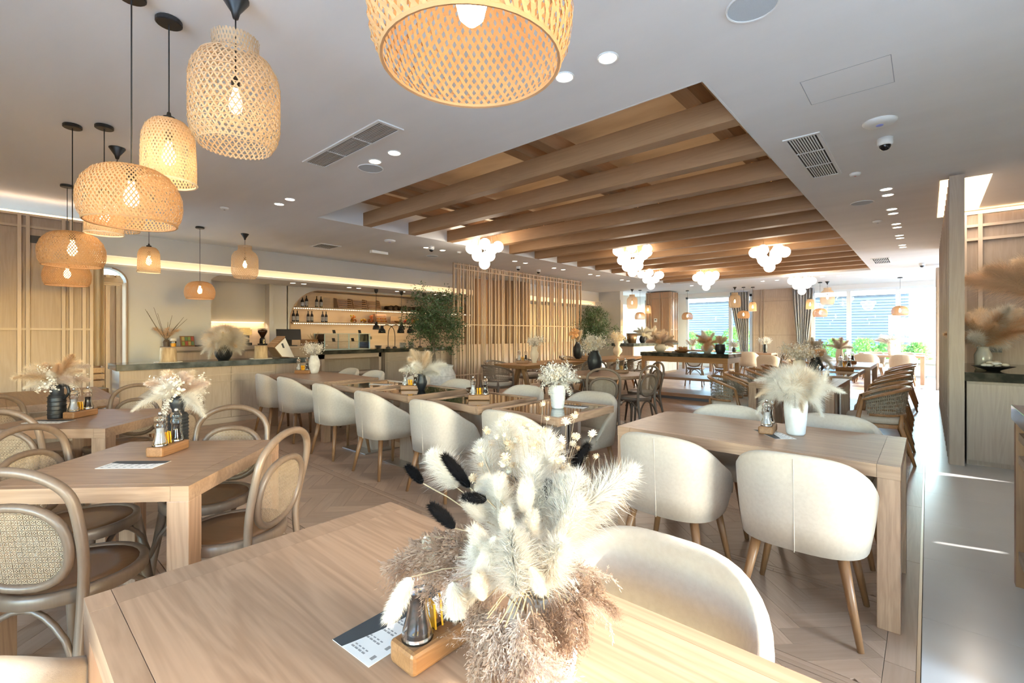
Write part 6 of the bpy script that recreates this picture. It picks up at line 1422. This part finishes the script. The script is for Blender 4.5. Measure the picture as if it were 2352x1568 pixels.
vase('cream bottle vase on nearer honey table', (-5.95, 7.35, .75), [(.05, 0), (.045, .03), (.085, .12), (.085, .20), (.055, .27), (.06, .33), (.05, .33), (.004, .3)], creamc)
bouquet('white leaf bouquet in cream bottle vase', (-5.95, 7.35, 1.06), [('leaf_white', 7, 1.1, 1.1), ('fluff_white', 2, .5, .9)], 42, 16, 0.8, .05)
vase('black egg-shaped vase on farther honey table', (-6.1, 9.15, .75), P_ovoid(.115, .40, .4, .4), blackc)
bouquet('peach and cream pampas in black egg-shaped vase', (-6.1, 9.15, 1.13), [('pampas_cream_0', 3, .5, .9), ('orange_leaf', 2, .8, 1.2), ('pampas_white_0', 2, .6, .8)], 34, 18, 1.0, .05)
vase('cream double-bulb vase on farther honey table', (-5.95, 10.75, .75), [(.05, 0), (.04, .03), (.115, .12), (.115, .19), (.05, .27), (.085, .36), (.085, .40), (.07, .39), (.004, .36)], creamc)
bouquet('cream petal bouquet in double-bulb vase', (-5.95, 10.75, 1.13), [('leaf_cream', 8, 1.2, 1.1), ('leaf_white', 4, .8, 1)], 48, 20, 0.85, .05)
vase('black round vase with huge pampas on low stone counter', (-8.08, 2.40, .937), [(r*.78, z) for r, z in [(.09, 0), (.14, .06), (.165, .14), (.155, .20), (.12, .235), (.115, .25), (.1, .245), (.004, .2)]], blackc)
bouquet('huge cream white pampas spread in black round vase on low counter', (-8.08, 2.40, 1.17), [('pampas_cream_1', 5, 1.1, .8), ('pampas_white_2', 9, 1.25, .9), ('fluff_white', 22, 1.2, 1.9), ('fluff_cream', 14, 1.1, 1.9)], 74, 22, 0.85, .12)
t = thing('dry_branches', 'dry twigs and seed heads on the coffee counter', 'bouquet', (-9.72, 2.02, 1.121)); rn = random.Random(5); 
M().lathe([(.04, 0), (.05, .08), (.03, .12)], 14).obj('pot', mat('twig_pot', (.10, .07, .05), .6), t)
for k in range(9): a = k*.7; M().tube(catmull([(0, 0, .1), (.06*math.cos(a), .12*math.sin(a), .28), (.1*math.cos(a), .3*math.sin(a), .42+.03*k)], 4), [.005-.0003*i for i in range(9)], 5).obj('twig', bark, t)
for k in range(5): o = link('reed_plume', MESH['reed_tan'], t, loc=(0, 0, .12)); o.rotation_euler = (rn.uniform(-.5, .5), rn.uniform(-.3, .3), k*1.3)
vase('white bowl vase on dark stone island, left', (-4.33, 9.70, .951), [(.07, 0), (.12, .05), (.13, .10), (.09, .15), (.095, .165), (.08, .16), (.004, .1)], creamc)
bouquet('bouquet of beige pampas in white bowl on island, left', (-4.33, 9.70, 1.09), [('pampas_cream_0', 6, .9, 1.15), ('pampas_mauve_1', 5, 1.2, 1.1), ('pampas_tan_1', 3, 1.4, 1.1), ('tail_black', 2, .8, 1), ('oat_white', 3, 1.7, .9)], 50, 24, 0.85, .06)
vase('white footed bowl on dark stone island, right', (-3.38, 9.82, .951), [(.06, 0), (.12, .07), (.125, .11), (.1, .15), (.08, .145), (.004, .1)], whitec)
bouquet('tan and white pampas with black tails on island, right', (-3.38, 9.82, 1.08), [('pampas_tan_1', 5, 1.1, 1.1), ('pampas_tan_2', 3, 1.4, 1.1), ('pampas_white_0', 4, .6, 1.1), ('tail_black', 3, .7, 1.2)], 52, 26, 0.85, .06)
vase('black ceramic pot on dark stone island beside its right end', (-3.08, 9.68, .951), P_ovoid(.10, .18, .85, .7), blackc)
bouquet('cream wheat bouquet in black pot on island', (-3.08, 9.68, 1.11), [('wheat_straw', 10, .7, 1.4), ('pampas_cream_0', 5, 1, .8)], 42, 28, 0.8, .04)
t = thing('dried_fruit_bowl', 'shallow bowl of dried pods in middle of dark stone island', 'bowl', (-3.82, 9.62, .951)); M().lathe([(.08, 0), (.15, .03), (.155, .05), (.14, .04)], 24).obj('bowl', teak, t); rn = random.Random(2)
for q in range(24): a = rn.uniform(0, 6.3); r = rn.uniform(0, .12); M().ball((r*math.cos(a), r*math.sin(a), .05+rn.uniform(0, .05)), rn.uniform(.018, .03), 6, 5).obj('pod', mat('pod_%d' % q, tuple(v*rn.uniform(.6, 1.3) for v in (.36, .2, .1)), .7), t, smooth=True)
for k, (x, y, lb) in enumerate(((-4.05, 9.85, 'left'), (-3.62, 9.72, 'right'))): t = thing('serving_plate', 'flat plate on dark stone island, %s' % lb, 'plate', (x, y, .951)); M().lathe([(.06, 0), (.11, .012), (.12, .014), (.05, .008)], 26).obj('plate', glossc, t, smooth=True); M().lathe([(.055, .0085), (.001, .009)], 20).obj('well', white_p, t)
# far counter
for k, (y, lb, c) in enumerate(((14.0, 'left', 'white'), (14.75, 'right', 'cream'))):
    vase('black vase on the far counter, '+lb, (-6.85, y, 1.042), P_ovoid(.11, .22, .7, .6), mat('navy_ceramic_'+lb, (.012, .016, .028), .4))
    bouquet('%s pampas bouquet on the far counter, %s' % (c, lb), (-6.85, y, 1.25), [('pampas_%s_1' % c, 6, 1.1, 1.0), ('pampas_white_2', 6, 1.3, 1.0), ('pampas_white_0', 3, .5, .9)], 62, 30+k, 1.0, .06)
# aisle tables
AV = [('cream ribbed vase on first aisle table', (-1.30, 7.3, .75), P_ovoid(.085, .24, .8, .7), creamc, 'white petal bouquet on first aisle table', .97, [('leaf_white', 9, 1.1, 1.2), ('leaf_cream', 4, .9, 1), ('fluff_white', 3, .6, 1)], 1.15),
      ('black faceted vase on aisle glass table', (-1.25, 8.25, .743), [(.05, 0), (.10, .09), (.08, .17), (.065, .23), (.075, .25), (.06, .24), (.004, .2)], blackc, 'peach and white bouquet in black faceted vase', .96, [('pampas_cream_1', 4, 1.2, 1), ('orange_leaf', 3, .9, .9), ('leaf_white', 4, 1, 1), ('pampas_white_2', 4, 1.5, .9)], 1.1),
      ('tall pale vase on second aisle glass table', (-1.45, 9.35, .743), P_ovoid(.07, .3, .8, .7), whitec, 'grey and cream bouquet in tall pale vase', 1.02, [('pampas_white_0', 4, .7, 1), ('leaf_grey', 4, 1, 1), ('pampas_cream_0', 3, .9, .9)], 1.1),
      ('pale vase on last aisle table', (-1.35, 11.6, .75), P_ovoid(.07, .28, .7, .7), creamc, 'pale mauve pampas on last aisle table', 1.0, [('pampas_mauve_0', 5, .8, 1), ('pampas_white_1', 4, 1.1, 1)], 1.1),
      ('white tall vase on far right table', (-.75, 16.55, .75), P_ovoid(.09, .3, .7, .7), whitec, 'grey white bouquet on far right table', 1.02, [('leaf_grey', 4, 1, 1.2), ('pampas_white_1', 7, 1.1, 1.2)], 1.3),
      ('small black vase on far table before wall panel, left', (-4.65, 15.95, .75), P_ovoid(.07, .14, .7, .7), blackc, 'round grey white bouquet on far table, left', .88, [('fluff_white', 4, .9, 1.2), ('leaf_grey', 6, 1.1, 1.1)], 1.2),
      ('tall black vase on far table before wall panel, right', (-3.75, 15.95, .75), P_ovoid(.06, .26, .8, .9), blackc, 'grey white bouquet on far table, right', 1.0, [('fluff_white', 4, .9, 1.2), ('leaf_white', 6, 1.1, 1.1), ('leaf_grey', 3, 1.2, 1)], 1.2),
      ('white bowl vase on far left table', (-6.5, 17.35, .75), P_ovoid(.09, .12, .9, .6), whitec, 'grey feathery bouquet on far left table', .86, [('pampas_mauve_0', 4, .9, 1.1), ('leaf_white', 5, 1.1, 1.1), ('leaf_grey', 3, 1, 1.1)], 1.2)]
for k, (vl, loc, pf, m_, bl_, mz, it, s) in enumerate(AV):
    vase(vl, loc, pf, m_); bouquet(bl_, (loc[0], loc[1], mz), it, 48, 50+k, s*.72, .05)
# sideboard pampas
vase('pale glass vase with tan pampas on right sideboard', (.46, 7.35, .951), [(.06, 0), (.07, .02), (.075, .16), (.05, .22), (.055, .25), (.048, .25), (.046, .22), (.068, .15), (.063, .03), (.004, .02)], mat('pale_glass_vase', (.85, .80, .72), .12, trans=.6))
bouquet('bushy tan and white pampas in glass vase on right sideboard', (.46, 7.35, 1.16), [('pampas_tan_0', 6, .8, 1.25), ('pampas_tan_1', 7, 1.1, 1.2), ('pampas_white_0', 4, .7, 1.35), ('pampas_white_1', 5, 1.3, 1.2), ('pampas_cream_0', 5, .6, 1.35)], 44, 61, 1.05, .08)
vase('tall vase out at right edge carrying long leaning pampas', (1.12, 7.0, .951), [(.09, 0), (.11, .1), (.1, .42), (.07, .5), (.08, .54), (.07, .53), (.004, .4)], blackc)
t = thing('dried_bouquet', 'long tan pampas plumes leaning in from right edge above sideboard', 'bouquet', (1.12, 7.0, 1.48)); plume_me('long_tan', fibre('long_tan_pampas', (.80, .60, .42), .45), .66, .19, 7000, 70, sag=.3, wid=.0022); plume_me('long_white', f_cream, .55, .16, 5000, 71, sag=.35, wid=.0022)
for k, (az, el, L, key) in enumerate(((178, 42, 1.0, 'long_tan'), (183, 52, .9, 'long_tan'), (172, 60, .85, 'long_white'), (190, 66, .9, 'long_white'), (120, 60, .9, 'long_tan'), (60, 55, .9, 'long_tan'), (0, 55, .9, 'long_white'))):
    d = Vector((math.cos(R(az))*math.cos(R(el)), math.sin(R(az))*math.cos(R(el)), math.sin(R(el)))); b = d*.28
    o = link('pampas_plume', MESH[key], t, loc=b); q = d.to_track_quat('Z', 'Y'); xl = q @ Vector((1, 0, 0)); yl = q @ Vector((0, 1, 0))
    o.rotation_mode = 'QUATERNION'; o.rotation_quaternion = q @ Quaternion((0, 0, 1), math.atan2(-yl.z, -xl.z)); o.scale = (L,)*3
    M().tube([(0, 0, -.3), tuple(b)], .003, 5).obj('stem', f_straw, t)
bouquet('dry wheat bunch beside the till', (-9.30, 4.40, 1.14), [('wheat_straw', 14, 1, 1.2)], 50, 66, 1.0, .05)
M().lathe([(.04, 0), (.05, .06), (.03, .07)], 14).obj('wheat_pot', mat('wheat_pot', (.2, .22, .26), .4), label='small grey pot holding wheat beside the till', cat='pot').location = (-9.30, 4.40, 1.101)
